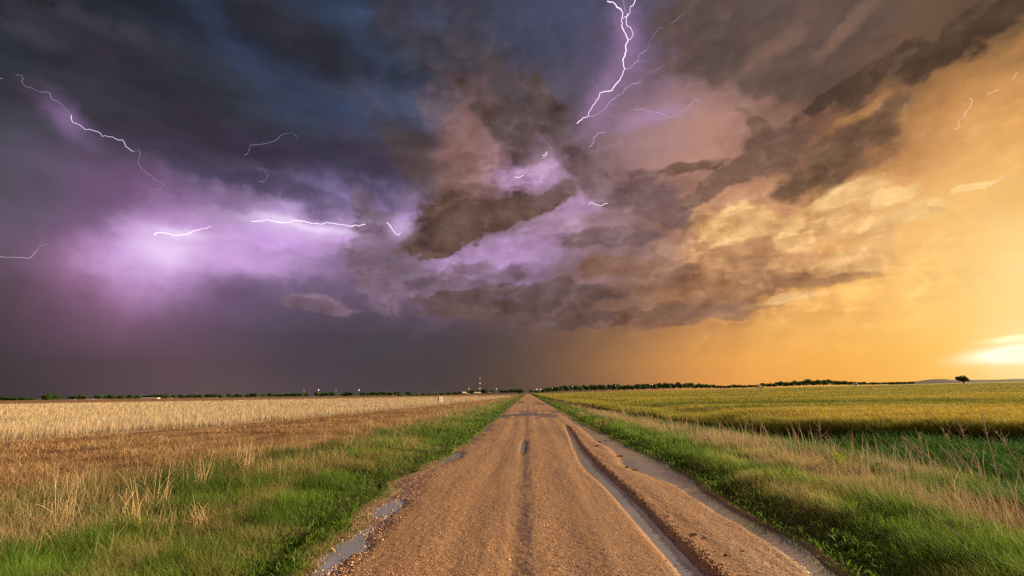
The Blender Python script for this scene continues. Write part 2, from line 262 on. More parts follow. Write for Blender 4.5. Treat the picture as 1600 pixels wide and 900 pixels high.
GLOWS = [
  ((255, 233, 176),0.90,0.95,(44.53,2.62,5.09,2.04,8)),
  ((255, 246, 216),2.20,0.80,(44.38,2.77,4.44,0.73,5)),
  ((255, 240, 192),1.60,0.90,(43.67,3.87,2.46,0.30,5)),
  ((240, 212, 248),0.80,0.90,(-36.83,13.14,2.99,1.99,0)),
  ((248, 232, 255),0.80,0.95,(-24.93,17.38,5.72,0.59,-3)),
  ((244, 220, 255),0.70,0.95,(-35.47,14.84,2.49,0.59,3)),
  ((228, 196, 244),0.50,0.98,(-25.85,16.88,6.88,1.17,-3)),
  ((184, 144, 204),0.35,0.98,(-44.88,22.87,2.51,1.11,-35)),
  ((200, 156, 216),0.30,0.98,(15.36,28.96,5.01,0.99,0)),
  ((232, 200, 250),0.55,0.95,(-14.22,17.86,1.43,1.52,0)),
  ((255, 224, 160),0.35,0.95,(44.22,5.12,3.13,5.92,0)),
  ((220, 168, 232),0.22,0.98,(9.58,31.53,1.67,4.95,-32)),
  ((220, 168, 232),0.22,0.98,(12.76,37.14,1.52,3.93,0)),
  ((255, 208, 240),0.25,0.95,(2.37,24.70,2.29,1.69,0)),
]
# ------------------------------------------------------------------ the storm sky (world shader, laid out by azimuth and elevation)
world = bpy.data.worlds.new('World'); sc.world = world; world.use_nodes = True
W = N(world.node_tree)
tc = W.new('ShaderNodeTexCoord')
dx, dy, dz = W.sep(tc.outputs['Generated'])
az = W.m('MULTIPLY', W.m('ARCTAN2', dx, dy), 180/math.pi)
el = W.m('MULTIPLY', W.m('ARCSINE', W.m('MAXIMUM', dz, 0.0)), 180/math.pi)
absaz = W.m('ABSOLUTE', az)
P0 = W.xyz(az, el, 1)
# cloud turbulence grows with height above the horizon: rain shafts and clear air near it stay smooth
high = W.mr(el, 2.5, 12, 0.12, 1.0, True)
pn = W.mapping(P0, scale=(1/9, 1/6.5, 1))
w1 = W.c2v(W.noise(pn, 1.0, 2.5, .5, 0, True))
w2 = W.c2v(W.noise(W.mapping(P0, loc=(13.1, 4.2, 0), scale=(1/3.2, 1/2.6, 1)), 1.0, 5, .60, 0, True, dim='2D'))
w3 = W.v('ADD', W.v('SCALE', W.v('SUBTRACT', w1, (.5, .5, .5)), 6.0), W.v('SCALE', W.v('SUBTRACT', w2, (.5, .5, .5)), 3.2))
Pw = W.v('ADD', P0, W.v('SCALE', W.v('MULTIPLY', w3, (1, .75, 0)), high))
Pm = W.v('ADD', P0, W.v('SCALE', W.v('MULTIPLY', w3, (.45, .35, 0)), high))
wx, wy, _ = W.sep(Pw)
u = W.mr(wx, -58, 58, 0, 1)
col = None; amp = None
n_az = 32
for i, row in enumerate(SKY_ROWS):
    stops = []
    for k in range(n_az):
        h = row[k*4:k*4+4]
        stops.append((k/(n_az-1), (*lin(h), h[3]/100)))
    q = W.ramp(u, stops)
    if col is None: col, amp = q.outputs[0], q.outputs[1]
    else:
        f = W.mr(wy, (i-1)*3, i*3, 0, 1, False)
        col = W.mix(f, col, q.outputs[0])
        x = W.new('ShaderNodeMix', data_type='FLOAT'); W.put(x.inputs[0], f); W.put(x.inputs[2], amp); W.put(x.inputs[3], q.outputs[1]); amp = x.outputs[0]

# separate cloud masses
edge = W.m('SUBTRACT', W.noise(W.mapping(P0, scale=(1/2.6, 1/1.9, 1)), 1.0, 6, .58, 0, dim='2D'), .5)
vary = W.noise(W.mapping(P0, loc=(3, 9, 0), scale=(1/5, 1/2.4, 1)), 1.0, 4, .6, dim='2D')
vary = W.mr(vary, .3, .7, 0, 1)


def mask(P, b, soft, nz):
    a, e, ra, re, rot = b
    c, s = math.cos(R(rot)), math.sin(R(rot))
    X = W.v('DOT_PRODUCT', P, (c/ra, s/ra, -(a*c + e*s)/ra))
    Y = W.v('DOT_PRODUCT', P, (-s/re, c/re, -(-a*s + e*c)/re))
    return W.m('SQRT', W.m('MULTIPLY_ADD', X, X, W.m('MULTIPLY', Y, Y)))


for kind, soft, nz, op, c1, c2, blobs in CLOUDS:
    P = {'soft': Pw, 'med': Pm, 'hard': P0}[kind]
    d = None
    for b in blobs:
        q = mask(P, b, soft, nz)
        d = q if d is None else W.m('SMOOTH_MIN', d, q, .35)
    d = W.m('ADD', d, W.m('MULTIPLY', edge, nz*1.5))
    k = W.mr(d, 1-soft, 1+soft, op, 0, True)
    col = W.mix(k, col, W.mix(vary, lin(c1), lin(c2)))
    if kind != 'soft':
        amp = W.m('MAXIMUM', amp, W.m('MULTIPLY', k, .8))
# billow relief, lit from the low sun on the right
hs = (1/6.5, 1/4.2, 1)
def H(off):
    return W.noise(W.mapping(P0, loc=(21+off[0]*hs[0], 2+off[1]*hs[1], 0), scale=hs), 1.0, 7, .53, 0, dim='2D')
h0 = H((0, 0)); h1 = H((1.1, -.7))
def B(off):
    q = W.new('ShaderNodeTexNoise', noise_dimensions='2D', noise_type='RIDGED_MULTIFRACTAL', normalize=True)
    W.put(q.inputs['Vector'], W.mapping(Pm, loc=(7+off[0]/7., 5+off[1]/4.6, 0), scale=(1/7., 1/4.6, 1)))
    for k, v in (('Scale', 1.0), ('Detail', 3.5), ('Roughness', .40), ('Lacunarity', 2.1), ('Offset', 1.0), ('Gain', 1.2)): W.put(q.inputs[k], v)
    return q.outputs['Fac']
b0 = B((0, 0)); b1 = B((.8, -.6))
rel = W.m('ADD', W.m('MULTIPLY', W.m('SUBTRACT', h0, h1), 1.3), W.m('MULTIPLY', W.m('SUBTRACT', h0, .5), .7))
rel = W.m('ADD', rel, W.m('MULTIPLY', W.m('SUBTRACT', b1, b0), .22))
# crisp billow outlines: thresholded heads with a lit rim on the sun side
def Hc(off, loc, sc2, t0, t1):
    n = W.noise(W.mapping(Pm, loc=(loc[0]+off[0]*sc2[0], loc[1]+off[1]*sc2[1], 0), scale=sc2), 1.0, 6, .52, 0, dim='2D')
    return W.mr(n, t0, t1, 0, 1, True)
for loc, sc2, off, t0, t1, a1, a2 in (((5, 8), (1/5.5, 1/3.2, 1), (.55, -.35), .49, .58, .26, .22), ((15, 3), (1/2.8, 1/1.7, 1), (.30, -.22), .48, .60, .11, .07)):
    ca = Hc((0, 0), loc, sc2, t0, t1); cb = Hc(off, loc, sc2, t0, t1)
    rim = W.m('MULTIPLY', ca, W.m('SUBTRACT', 1.0, cb))
    rel = W.m('ADD', rel, W.m('ADD', W.m('MULTIPLY', rim, a1), W.m('MULTIPLY', W.m('SUBTRACT', ca, .55), a2)))
fac = W.m('ADD', 1.0, W.m('MULTIPLY', W.m('MULTIPLY', rel, amp), RELIEF))
streak = W.noise(W.mapping(P0, rot=(0, 0, R(30)), scale=(1/26, 1/5.5, 1)), 1.0, 3, .5, dim='2D')
sk = W.m('MULTIPLY', W.mr(el, 15, 24, 0, 1, True), W.mr(az, 2, -14, 0, 1, True))
fac = W.m('MULTIPLY', fac, W.m('ADD', 1.0, W.m('MULTIPLY', W.m('MULTIPLY', W.m('SUBTRACT', streak, .5), 1.8), sk)))
col = W.cscale(col, W.m('MAXIMUM', fac, .25))
# light inside the storm and round the low sun
for c, st, soft, b in GLOWS:
    d = mask(Pm if st < 1 else P0, b, soft, 0)
    d = W.m('ADD', d, W.m('MULTIPLY', edge, .35))
    g = W.mr(d, 1+soft, 1-soft, 0, 1, True)
    g = W.m('MULTIPLY', W.m('MULTIPLY', g, g), st)
    col = W.mix(W.m('MINIMUM', g, 1.0), col, tuple(v*(1.25 if st > 1 else 1) for v in lin(c)))
# overhead and behind
col = W.mix(W.mr(el, 40, 60, 0, 1, True), col, lin(138, 128, 136))
col = W.mix(W.mr(absaz, 75, 130, 0, 1, True), col, lin(BACK))
sky = W.new('ShaderNodeTexSky', sky_type='NISHITA')
sky.sun_disc = False; sky.sun_elevation = SUN_EL; sky.sun_rotation = SUN_AZ; sky.dust_density = 3.0; sky.air_density = 1.5
bg1 = W.new('ShaderNodeBackground'); W.put(bg1.inputs[0], col); W.put(bg1.inputs[1], 2.0**(-EXPOSURE))
bg2 = W.new('ShaderNodeBackground'); W.put(bg2.inputs[0], sky.outputs[0]); W.put(bg2.inputs[1], 0.0006)
ad = W.new('ShaderNodeAddShader'); W.l.new(bg1.outputs[0], ad.inputs[0]); W.l.new(bg2.outputs[0], ad.inputs[1])
wo = W.new('ShaderNodeOutputWorld'); W.l.new(ad.outputs[0], wo.inputs[0])
world.cycles.sampling_method = 'MANUAL'; world.cycles.sample_map_resolution = 512

# ------------------------------------------------------------------ object helpers
def tag(o, label=None, cat=None, group=None, kind=None):
    for k, v in (('label', label), ('category', cat), ('group', group), ('kind', kind)):
        if v: o[k] = v
    return o


def link(name, me, mat=None, parent=None, loc=None, rot=None):
    if mat is not None and not me.materials: me.materials.append(mat)
    o = bpy.data.objects.new(name, me); C.objects.link(o)
    if parent: o.parent = parent
    if loc is not None: o.location = loc
    if rot is not None: o.rotation_euler = rot
    return o


def empty(name, loc=(0, 0, 0), rot=(0, 0, 0)):
    o = bpy.data.objects.new(name, None); C.objects.link(o); o.location = loc; o.rotation_euler = rot
    o.empty_display_size = .3
    return o


def mesh_np(name, V, F4=None, F3=None, tint=None, smooth=False):
    me = bpy.data.meshes.new(name)
    V = np.asarray(V, np.float32)
    me.vertices.add(len(V)); me.vertices.foreach_set('co', V.ravel())
    parts = []; tot = []
    if F4 is not None and len(F4): parts.append(np.asarray(F4, np.int32).ravel()); tot.append(np.full(len(F4), 4, np.int32))
    if F3 is not None and len(F3): parts.append(np.asarray(F3, np.int32).ravel()); tot.append(np.full(len(F3), 3, np.int32))
    L = np.concatenate(parts); T = np.concatenate(tot)
    me.loops.add(len(L)); me.loops.foreach_set('vertex_index', L)
    me.polygons.add(len(T)); me.polygons.foreach_set('loop_start', np.concatenate(([0], np.cumsum(T)[:-1])).astype(np.int32))
    if smooth: me.polygons.foreach_set('use_smooth', np.ones(len(T), bool))
    me.update(calc_edges=True)
    if tint is not None:
        a = me.color_attributes.new('tint', 'FLOAT_COLOR', 'POINT')
        c = np.ones((len(V), 4), np.float32); c[:, :3] = tint
        a.data.foreach_set('color', c.ravel())
    return me


def grid_mesh(name, X, Y, Z, smooth=True, tint=None):
    ny, nx = X.shape
    V = np.stack([X, Y, Z], -1).reshape(-1, 3)
    i = np.arange(nx-1)[None, :] + (np.arange(ny-1)*nx)[:, None]
    F = np.stack([i, i+1, i+1+nx, i+nx], -1).reshape(-1, 4)
    return mesh_np(name, V, F, smooth=smooth, tint=tint)


class Prim:
    """Collects boxes, tubes and cones into one mesh."""
    def __init__(s): s.v = []; s.f = []
    def add(s, V, F):
        b = len(s.v); s.v += [tuple(p) for p in V]; s.f += [tuple(i+b for i in q) for q in F]
    def box(s, c, d, rz=0., bev=0.):
        x, y, z = (a/2 for a in d); co, si = math.cos(rz), math.sin(rz)
        V = []
        for sx, sy, sz in ((-1,-1,-1),(1,-1,-1),(1,1,-1),(-1,1,-1),(-1,-1,1),(1,-1,1),(1,1,1),(-1,1,1)):
            a, b = sx*x, sy*y
            V.append((c[0]+a*co-b*si, c[1]+a*si+b*co, c[2]+sz*z))
        s.add(V, [(0,3,2,1),(4,5,6,7),(0,1,5,4),(1,2,6,5),(2,3,7,6),(3,0,4,7)])
    def tube(s, pts, rad, n=8, cap=True):
        pts = [Vector(p) for p in pts]
        if not hasattr(rad, '__len__'): rad = [rad]*len(pts)
        V = []; F = []
        for k, p in enumerate(pts):
            d = (pts[min(k+1, len(pts)-1)] - pts[max(k-1, 0)]).normalized()
            a = d.cross(Vector((0, 0, 1)) if abs(d.z) < .95 else Vector((1, 0, 0))).normalized(); b = d.cross(a)
            for j in range(n):
                t = 2*math.pi*j/n; V.append(p + (a*math.cos(t)+b*math.sin(t))*rad[k])
        for k in range(len(pts)-1):
            for j in range(n):
                q = (j+1) % n; F.append((k*n+j, k*n+q, (k+1)*n+q, (k+1)*n+j))
        if cap: F.append(tuple(range(n-1, -1, -1))); F.append(tuple(range((len(pts)-1)*n, len(pts)*n)))
        s.add(V, F)
    def build(s, name, mat, parent=None, loc=None, rot=None):
        me = bpy.data.meshes.new(name); me.from_pydata(s.v, [], s.f); me.update()
        return link(name, me, mat, parent, loc, rot)


def vnoise(x, y, seed=0):
    x = np.asarray(x, float); y = np.asarray(y, float)
    xi = np.floor(x).astype(np.int64); yi = np.floor(y).astype(np.int64)
    fx = x-xi; fy = y-yi; fx = fx*fx*(3-2*fx); fy = fy*fy*(3-2*fy)
    def h(a, b):
        n = (a*374761393 + b*668265263 + seed*982451653) & 0xffffffff
        n = ((n ^ (n >> 13))*1274126177) & 0xffffffff
        return ((n ^ (n >> 16)) & 0xffff)/65535.
    return (h(xi, yi)*(1-fx)+h(xi+1, yi)*fx)*(1-fy)+(h(xi, yi+1)*(1-fx)+h(xi+1, yi+1)*fx)*fy


def fbm(x, y, octv=4, seed=0, gain=.5):
    s = 0; a = 1; t = 0
    for i in range(octv):
        s = s + a*vnoise(x*2**i+17.3*i, y*2**i+9.1*i, seed+i); t += a; a *= gain
    return s/t


def ss(a, b, x):
    t = np.clip((np.asarray(x, float)-a)/(b-a), 0, 1); return t*t*(3-2*t)


# ------------------------------------------------------------------ materials
def mat(name, fn):
    m = bpy.data.materials.new(name); m.use_nodes = True
    t = N(m.node_tree); out = t.new('ShaderNodeOutputMaterial')
    t.l.new(fn(t), out.inputs[0])
    return m


def bsdf(t, col, rough=.8, spec=.3, normal=None, metal=0):
    b = t.new('ShaderNodeBsdfPrincipled')
    t.put(b.inputs['Base Color'], col); t.put(b.inputs['Roughness'], rough); t.put(b.inputs['Specular IOR Level'], spec)
    t.put(b.inputs['Metallic'], metal)
    if normal is not None: t.l.new(normal, b.inputs['Normal'])
    return b.outputs[0]


def bump(t, h, strength=.5, dist=.02):
    b = t.new('ShaderNodeBump'); t.put(b.inputs['Height'], h); b.inputs['Strength'].default_value = strength; b.inputs['Distance'].default_value = dist
    return b.outputs[0]


def plain(name, rgb, rough=.7, var=.15, scale=3., spec=.3):
    def fn(t):
        tc = t.new('ShaderNodeTexCoord').outputs['Object']
        n = t.noise(tc, scale, 4, .6)
        c = t.mix(t.mr(n, .3, .7), tuple(v*(1-var) for v in rgb), tuple(min(1, v*(1+var)) for v in rgb))
        return bsdf(t, c, rough, spec)
    return mat(name, fn)


def leafy(name, trans=.35, rough=.65, gain=1.0):
    """Blades and leaves: each one carries its own tint; thin enough for light to pass."""
    def fn(t):
        a = t.new('ShaderNodeAttribute'); a.attribute_name = 'tint'
        c = a.outputs['Color']
        tr = t.new('ShaderNodeBsdfTranslucent'); t.put(tr.inputs[0], c)
        mx = t.new('ShaderNodeMixShader'); mx.inputs[0].default_value = trans
        t.l.new(bsdf(t, c, rough, .2), mx.inputs[1]); t.l.new(tr.outputs[0], mx.inputs[2])
        return mx.outputs[0]
    return mat(name, fn)


def blades(name, P, h, w, lean, base, tip, material, bend=1.0, mid=.5):
    """Thin tapering blades, one per row of P; base and tip are the blade's own colours."""
    n = len(P); a = rng.uniform(0, 2*math.pi, n)
    side = np.stack([np.cos(a), np.sin(a), np.zeros(n)], 1)*(w/2)[:, None]
    V = np.zeros((n, 5, 3), np.float32)
    up = np.array([0, 0, 1.])
    le = np.concatenate([lean, np.zeros((n, 1))], 1)*h[:, None]
    M = P + up*(h*mid)[:, None] + le*(mid**(1+bend))
    V[:, 0] = P-side; V[:, 1] = P+side; V[:, 2] = M-side*.75; V[:, 3] = M+side*.75
    sh = np.sqrt(np.clip(1-.35*np.sum(lean**2, 1), .15, 1))
    V[:, 4] = P + up*(h*sh)[:, None] + le
    i = np.arange(n)*5
    F4 = np.stack([i, i+1, i+3, i+2], 1); F3 = np.stack([i+2, i+3, i+4], 1)
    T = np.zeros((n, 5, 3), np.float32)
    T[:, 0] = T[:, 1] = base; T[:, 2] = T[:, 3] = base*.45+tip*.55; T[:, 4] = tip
    me = mesh_np(name, V.reshape(-1, 3), F4, F3, tint=T.reshape(-1, 3))
    return link(name, me, material)


def colmix(a, b, t):
    return np.asarray(a)[None, :]*(1-t)[:, None] + np.asarray(b)[None, :]*t[:, None]


def jit(c, amt=.18):
    n = len(c); k = 1+rng.normal(0, amt, (n, 1)); hue = 1+rng.normal(0, amt*.3, (n, 3))
    return np.clip(c*k*hue, .004, .95)


def scatter(n, Y0, Y1, xl, xr, power=1.0, fr=1.12):
    """Points whose number per square metre falls with distance from the road's near end (level of detail)."""
    Y = np.exp(rng.uniform(math.log(Y0), math.log(Y1), n)) if power == 1.0 else (Y0**(1-power) + (Y1**(1-power)-Y0**(1-power))*rng.random(n))**(1/(1-power))
    a = np.maximum(xl(Y), -fr*Y-2); b = np.minimum(xr(Y), fr*Y+2)
    ok = b > a
    # keep density even across rows of different width
    X = a + (b-a)*rng.random(n)
    ok &= rng.random(n) < np.clip((b-a)/np.maximum(np.percentile((b-a)[ok]/Y[ok], 98)*Y, 1e-6), 0, 1) if ok.any() else ok
    return X[ok], Y[ok]

# ------------------------------------------------------------------ the land: heights and boundaries in metres, road along +Y
def xr_road(Y):      # right edge of the gravel, with the wide lay-by puddle 12 m ahead
    return np.interp(Y, [0, 5.6, 6.8, 8.3, 10, 11, 13.3, 15, 20, 30, 60, 600], [3.0, 3.10, 3.24, 3.16, 3.28, 3.46, 3.50, 3.45, 3.35, 3.15, 3.1, 3.0]) + .16*(fbm(Y*1.3, Y*0+3, 3, 5)-.5)


def xl_road(Y):
    return np.interp(Y, [0, 5.6, 8, 11, 15, 20, 60, 600], [-2.5, -2.55, -2.7, -2.85, -2.55, -2.4, -2.4, -2.4]) + .34*(fbm(Y*.8, Y*0+8, 3, 6)-.5)


def x_green(Y):      # left: end of the green verge
    return np.interp(Y, [0, 6, 9.6, 13.7, 25, 60, 120, 600], [-9.6, -9.0, -8.3, -7.6, -7.2, -6.6, -5.7, -5.0]) + 1.6*(fbm(Y*.25, Y*0+2, 3, 9)-.5)


def x_stub(Y):       # left: edge of the standing stubble
    return np.interp(Y, [0, 15, 20.6, 32, 61, 120, 250, 600], [-26, -23, -21, -17.3, -14.4, -10.5, -8, -7]) + 1.0*(fbm(Y*.2, Y*0+1, 3, 11)-.5)


def x_wheat(Y):      # right: edge of the wheat
    return np.interp(Y, [0, 12, 14, 16.5, 18, 22, 28.5, 44, 66, 150, 600], [90, 42, 23, 15, 12.3, 9.5, 8.1, 6.9, 6.1, 5.4, 5.0]) + .35*(fbm(Y*.4, Y*0+1, 3, 12)-.5)


def y_soil(x):       # left: where the stubble field ends and bare soil begins
    return np.clip(136+(x+140)*1.08, 95, 262)


def gz(x, y):
    x = np.asarray(x, float); y = np.asarray(y, float)
    z = .02 + .05*(fbm(x*.15, y*.15, 3, 20)-.5)
    # road bed
    bed = ss(xl_road(y)-.35, xl_road(y)+.15, x)*(1-ss(xr_road(y)-.15, xr_road(y)+.3, x))
    z = z - .11*bed
    z = z + .07*(1-bed)*ss(0, .9, np.maximum(x-xr_road(y), xl_road(y)-x))
    # shallow ditches
    z = z - .22*np.exp(-((x-9.2)/1.8)**2)*ss(200, 30, y)
    z = z - .16*np.exp(-((x+6.4)/1.6)**2)*ss(200, 30, y)
    # the wheat field climbs gently to the right; far left the land falls away
    z = z + .0128*np.maximum(x-40, 0)*ss(60, 400, y)*(1-.6*ss(1100, 2500, y))
    z = z - 2.6*ss(450, 640, y)*ss(-60, -160, x)
    return z


def road_h(x, y):
    """Gravel surface above the water level (0)."""
    base = .040 + .016*(fbm(x*.9, y*.35, 3, 31)-.5) + .012*(fbm(x*5, y*1.2, 3, 32)-.5)
    micro = .009*(fbm(x*22, y*20, 2, 33)-.5) + .005*(vnoise(x*55, y*50, 34)-.5)
    near = np.clip(14/np.maximum(y, 1), 0, 1)*(.45+.8*ss(.35, .6, fbm(x*1.5+4, y*.12, 3, 30)))
    h = base + micro*near
    wob = .05*(fbm(y*.35, y*0, 3, 35)-.5)
    # long wheel rut right of the middle, full of water
    cx = np.interp(y, [0, 10, 13, 15, 18, 24, 28], [1.61, 1.60, 1.50, 1.52, 1.60, 1.85, 2.0]) + wob*.25
    wd = np.interp(y, [0, 5, 10, 13, 15, 18, 26], [.15, .15, .155, .21, .19, .14, .10]) * (1+.25*(fbm(y*1.1, y*0+4, 3, 36)-.5))
    act = ss(31, 24, y)
    d = (x-cx)/wd
    h = h - .062*act*np.exp(-np.abs(d)**3.4)
    # crumbled ridge pushed up along the rut's right side
    rx = cx + wd + .10
    cl = fbm(x*9, y*6, 3, 37)
    h = h + act*(.024*cl+.002)*np.exp(-((x-rx)/.10)**2) + act*.018*np.exp(-((x-rx-.35)/.35)**2)
    # long puddle along the right edge with a broad pool 12-15 m ahead
    ex = xr_road(y)
    px_ = np.interp(y, [0, 5.6, 6.8, 8.3, 10, 11, 13.3, 15, 20, 30, 45], [2.86, 2.90, 3.03, 2.93, 2.98, 3.10, 3.0, 3.02, 2.92, 2.88, 2.85]) + .10*(fbm(y*.6, y*0+7, 3, 38)-.5)
    pw = np.interp(y, [0, 5.6, 6.8, 8.3, 10, 11, 13.3, 15, 17, 22, 30], [.13, .16, .20, .18, .23, .30, .42, .40, .38, .34, .18])*(1+.5*(fbm(y*1.7, y*0+2, 3, 39)-.5))
    pact = ss(44, 30, y)
    h = h - .066*pact*np.exp(-np.abs((x-px_)/pw)**3.0)
    pool = np.exp(-(((x-2.80)/.55)**2+((y-13.4)/1.3)**2)**1.5)
    h = h - .075*pool
    h = h - .035*ss(.35, .75, fbm(x*1.6, y*.35, 3, 40))*np.exp(-((x-2.7)/.5)**2)*ss(36, 12, y)*ss(9, 14, y)
    # thin track left of the middle: wet, with a little water farther on
    mx = -.17 + .03*np.sin(y*.4) + np.interp(y, [0, 6, 19], [.02, 0, -.02])
    h = h - .009*np.exp(-((x-mx)/.13)**2)*ss(21.5, 19, y)
    h = h - (.020+.034*fbm(x*6, y*1.2, 3, 47))*np.exp(-(((x-mx+.02)/.12)**2+((y-17.6)/2.4)**2)**1.1)
    # shallow puddles at the left edge
    lx = xl_road(y)+.38
    h = h - (.012+.045*fbm(x*6, y*3, 3, 49))*np.exp(-((x-lx)/(.24+.12*fbm(y*.7, y*0, 2, 42)))**2)*ss(.48, .62, fbm(y*.42+.6, y*0+5, 2, 41))*ss(60, 25, y)
    for (a, b, ra, rb) in ((-2.15, 8.6, .30, .9), (-2.1, 6.6, .26, .8), (-2.25, 15.5, .33, 1.8), (-2.1, 20.5, .3, 2.6), (-2.05, 29, .35, 4.5)):
        h = h - (.006+.052*fbm(x*6, y*4, 3, 48))*np.exp(-(((x-a)/ra)**2+((y-b)/rb)**2)**1.2)
    # broken wet patch right across the road 38-54 m ahead
    h = h - .055*ss(.42, .62, fbm(x*.8+3, y*.30, 4, 43))*ss(36, 41, y)*ss(58, 50, y)
    h = h - .05*ss(.5, .68, fbm(x*.7+9, y*.12, 3, 44))*ss(70, 85, y)*ss(150, 110, y)
    # faint longitudinal wheel marks
    h = h + .004*np.sin(x*9+.3*np.sin(y*.2))*(.5+fbm(x*2, y*.2, 2, 45)) + .003*(fbm(x*16, y*.5, 3, 46)-.5)
    # sink below the verge at both sides
    e = ss(0, .3, x-xl_road(y)+.25)*ss(0, .3, ex-x+.3)
    return h*e + (-.12)*(1-e)


def surf(x, y):
    return np.maximum(gz(x, y), road_h(x, y)*1.0)


def geo(a, b, first, ratio):
    v = [a]; s = first
    while v[-1] < b: v.append(v[-1]+s); s *= ratio
    return np.array(v)


# ground sheet to the horizon
gy = np.concatenate([-geo(0, 250, 4, 1.3)[::-1][:-1], np.arange(0, 30, .22), geo(30, 2550, .5, 1.05)])
gxr = np.concatenate([np.arange(2.6, 4.2, .09), np.arange(4.2, 14, .22), geo(14, 2500, .5, 1.09)])
gxl = -np.concatenate([np.arange(1.9, 3.4, .09), np.arange(3.4, 12, .22), geo(12, 2500, .5, 1.09)])[::-1]
gx = np.concatenate([gxl, np.linspace(-1.7, 2.3, 8), gxr])
X, Y = np.meshgrid(gx, gy)


def m_ground(t):
    p = t.new('ShaderNodeTexCoord').outputs['Object']
    x, y, z = t.sep(p)
    n = t.noise(p, .35, 6, .62); n2 = t.noise(p, 6, 5, .6)
    green = t.mix(n2, (.018, .030, .008), (.05, .072, .016))
    soil = t.mix(n, (.06, .042, .022), (.12, .09, .05))
    near = t.mix(t.mr(n2, .45, .62), green, soil)
    far = t.mix(t.mr(t.noise(p, .012, 4, .6), .4, .6), (.055, .075, .02), (.16, .13, .06))
    c = t.mix(t.mr(t.v('LENGTH', p), 120, 500, 0, 1, True), near, far)
    return bsdf(t, c, .95, .1, bump(t, n2, .6, .03))


M_ground = mat('ground_soil', m_ground)
tag(link('ground', grid_mesh('ground', X, Y, gz(X, Y)), M_ground), kind='structure')


# gravel road
def m_road(t):
    p = t.new('ShaderNodeTexCoord').outputs['Object']
    x, y, z = t.sep(p)
    vor = t.new('ShaderNodeTexVoronoi', feature='F1'); t.put(vor.inputs['Vector'], p); t.put(vor.inputs['Scale'], 75)
    cell = t.sep(vor.outputs['Color'])
    vor2 = t.new('ShaderNodeTexVoronoi', feature='F1'); t.put(vor2.inputs['Vector'], p); t.put(vor2.inputs['Scale'], 34)
    cell2 = t.sep(vor2.outputs['Color'])
    mud = t.mix(t.noise(t.mapping(p, scale=(1.6, .25, 1)), 1.0, 5, .6), lin(132, 102, 80), lin(160, 126, 96))
    st = t.ramp(cell[0], [(0, lin(100, 74, 60)), (.3, lin(140, 104, 82)), (.6, lin(170, 130, 98)), (.8, lin(204, 158, 108)), (.93, lin(234, 204, 160)), (1, lin(126, 114, 108))]).outputs[0]
    st2 = t.ramp(cell2[1], [(0, lin(112, 82, 64)), (.5, lin(162, 120, 88)), (1, lin(226, 182, 128))]).outputs[0]
    lane = t.m('MULTIPLY', t.m('SINE', t.m('ADD', t.m('MULTIPLY', x, 5.2), 1.0)), .10)      # packed wheel lanes between lines of loose stones
    zone = t.mr(t.m('ADD', t.noise(t.mapping(p, scale=(1.6, .13, 1)), 1.0, 5, .62), lane), .38, .62)
    stony = t.mr(t.noise(p, 5.0, 3, .6), .35, .65, .35, .9)
    c = t.mix(t.m('MULTIPLY', stony, t.m('ADD', t.m('MULTIPLY', zone, .8), .18)), mud, st)
    c = t.mix(t.m('MULTIPLY', t.mr(cell2[2], .80, .82), .6), c, st2)
    # sandy warm streaks down the wheel lines
    c = t.mix(t.mr(t.noise(t.mapping(p, scale=(3.5, .10, 1)), 1.0, 4, .55), .5, .72, 0, .35), c, lin(196, 152, 108))
    # wet, darker gravel close to the water
    wet = t.mr(z, .004, .026, 1, 0, True)
    wet2 = t.m('MULTIPLY', t.mr(t.noise(t.mapping(p, loc=(4, 2, 0), scale=(1.1, .14, 1)), 1.0, 4, .6), .50, .68), .45)
    track = t.mr(t.m('ABSOLUTE', t.m('ADD', x, t.m('MULTIPLY', t.noise(t.mapping(p, scale=(0, .35, 0)), 1.0, 2), .14))), .05, .17, .8, 0, True)   # damp line where wheels ran, around x = -0.2
    edge_l = t.mr(x, -2.5, -1.75, .75, 0, True)
    damp = t.m('MULTIPLY', t.m("MAXIMUM", track, edge_l), t.mr(t.noise(t.mapping(p, scale=(3, .9, 1)), 1.0, 4, .6), .36, .58, .15, 1))
    wet = t.m('MAXIMUM', t.m('MAXIMUM', wet, wet2), damp)
    c = t.mix(wet, c, t.mix(.38, lin(78, 66, 62), c))
    hgt = t.m('ADD', t.m('MULTIPLY', vor.outputs['Distance'], -1.0), t.m('MULTIPLY', vor2.outputs['Distance'], -.8))
    hgt = t.m('MULTIPLY', hgt, t.mr(zone, 0, 1, .45, 1.1))
    return bsdf(t, c, t.mr(wet, 0, 1, .85, .36), t.mr(wet, 0, 1, .25, .6), bump(t, hgt, .75, .012))


M_road = mat('wet_orange_gravel', m_road)
rx_ = np.arange(-3.35, 4.35, .021)
ry_ = [3.4]
while ry_[-1] < 700: ry_.append(ry_[-1] + .019*max(1, (ry_[-1]/5.5))**1.35)
ry_ = np.concatenate([np.linspace(-60, 3.2, 30), ry_])
X, Y = np.meshgrid(rx_, ry_)
tag(link('gravel_road', grid_mesh('gravel_road', X, Y, road_h(X, Y)), M_road), kind='structure')


# standing water: one level sheet that shows only where the gravel dips below it
def m_water(t):
    p = t.new('ShaderNodeTexCoord').outputs['Object']
    c = t.mix(t.noise(t.mapping(p, scale=(1, .3, 1)), 1.5, 3, .5), (.21, .225, .26), (.27, .285, .32))
    b = t.new('ShaderNodeBsdfPrincipled')
    t.put(b.inputs['Base Color'], c); t.put(b.inputs['Roughness'], .03); t.put(b.inputs['IOR'], 1.45)
    t.l.new(bump(t, t.noise(t.mapping(p, scale=(9, 5, 1)), 1.0, 2, .5), .05, .003), b.inputs['Normal'])
    return b.outputs[0]


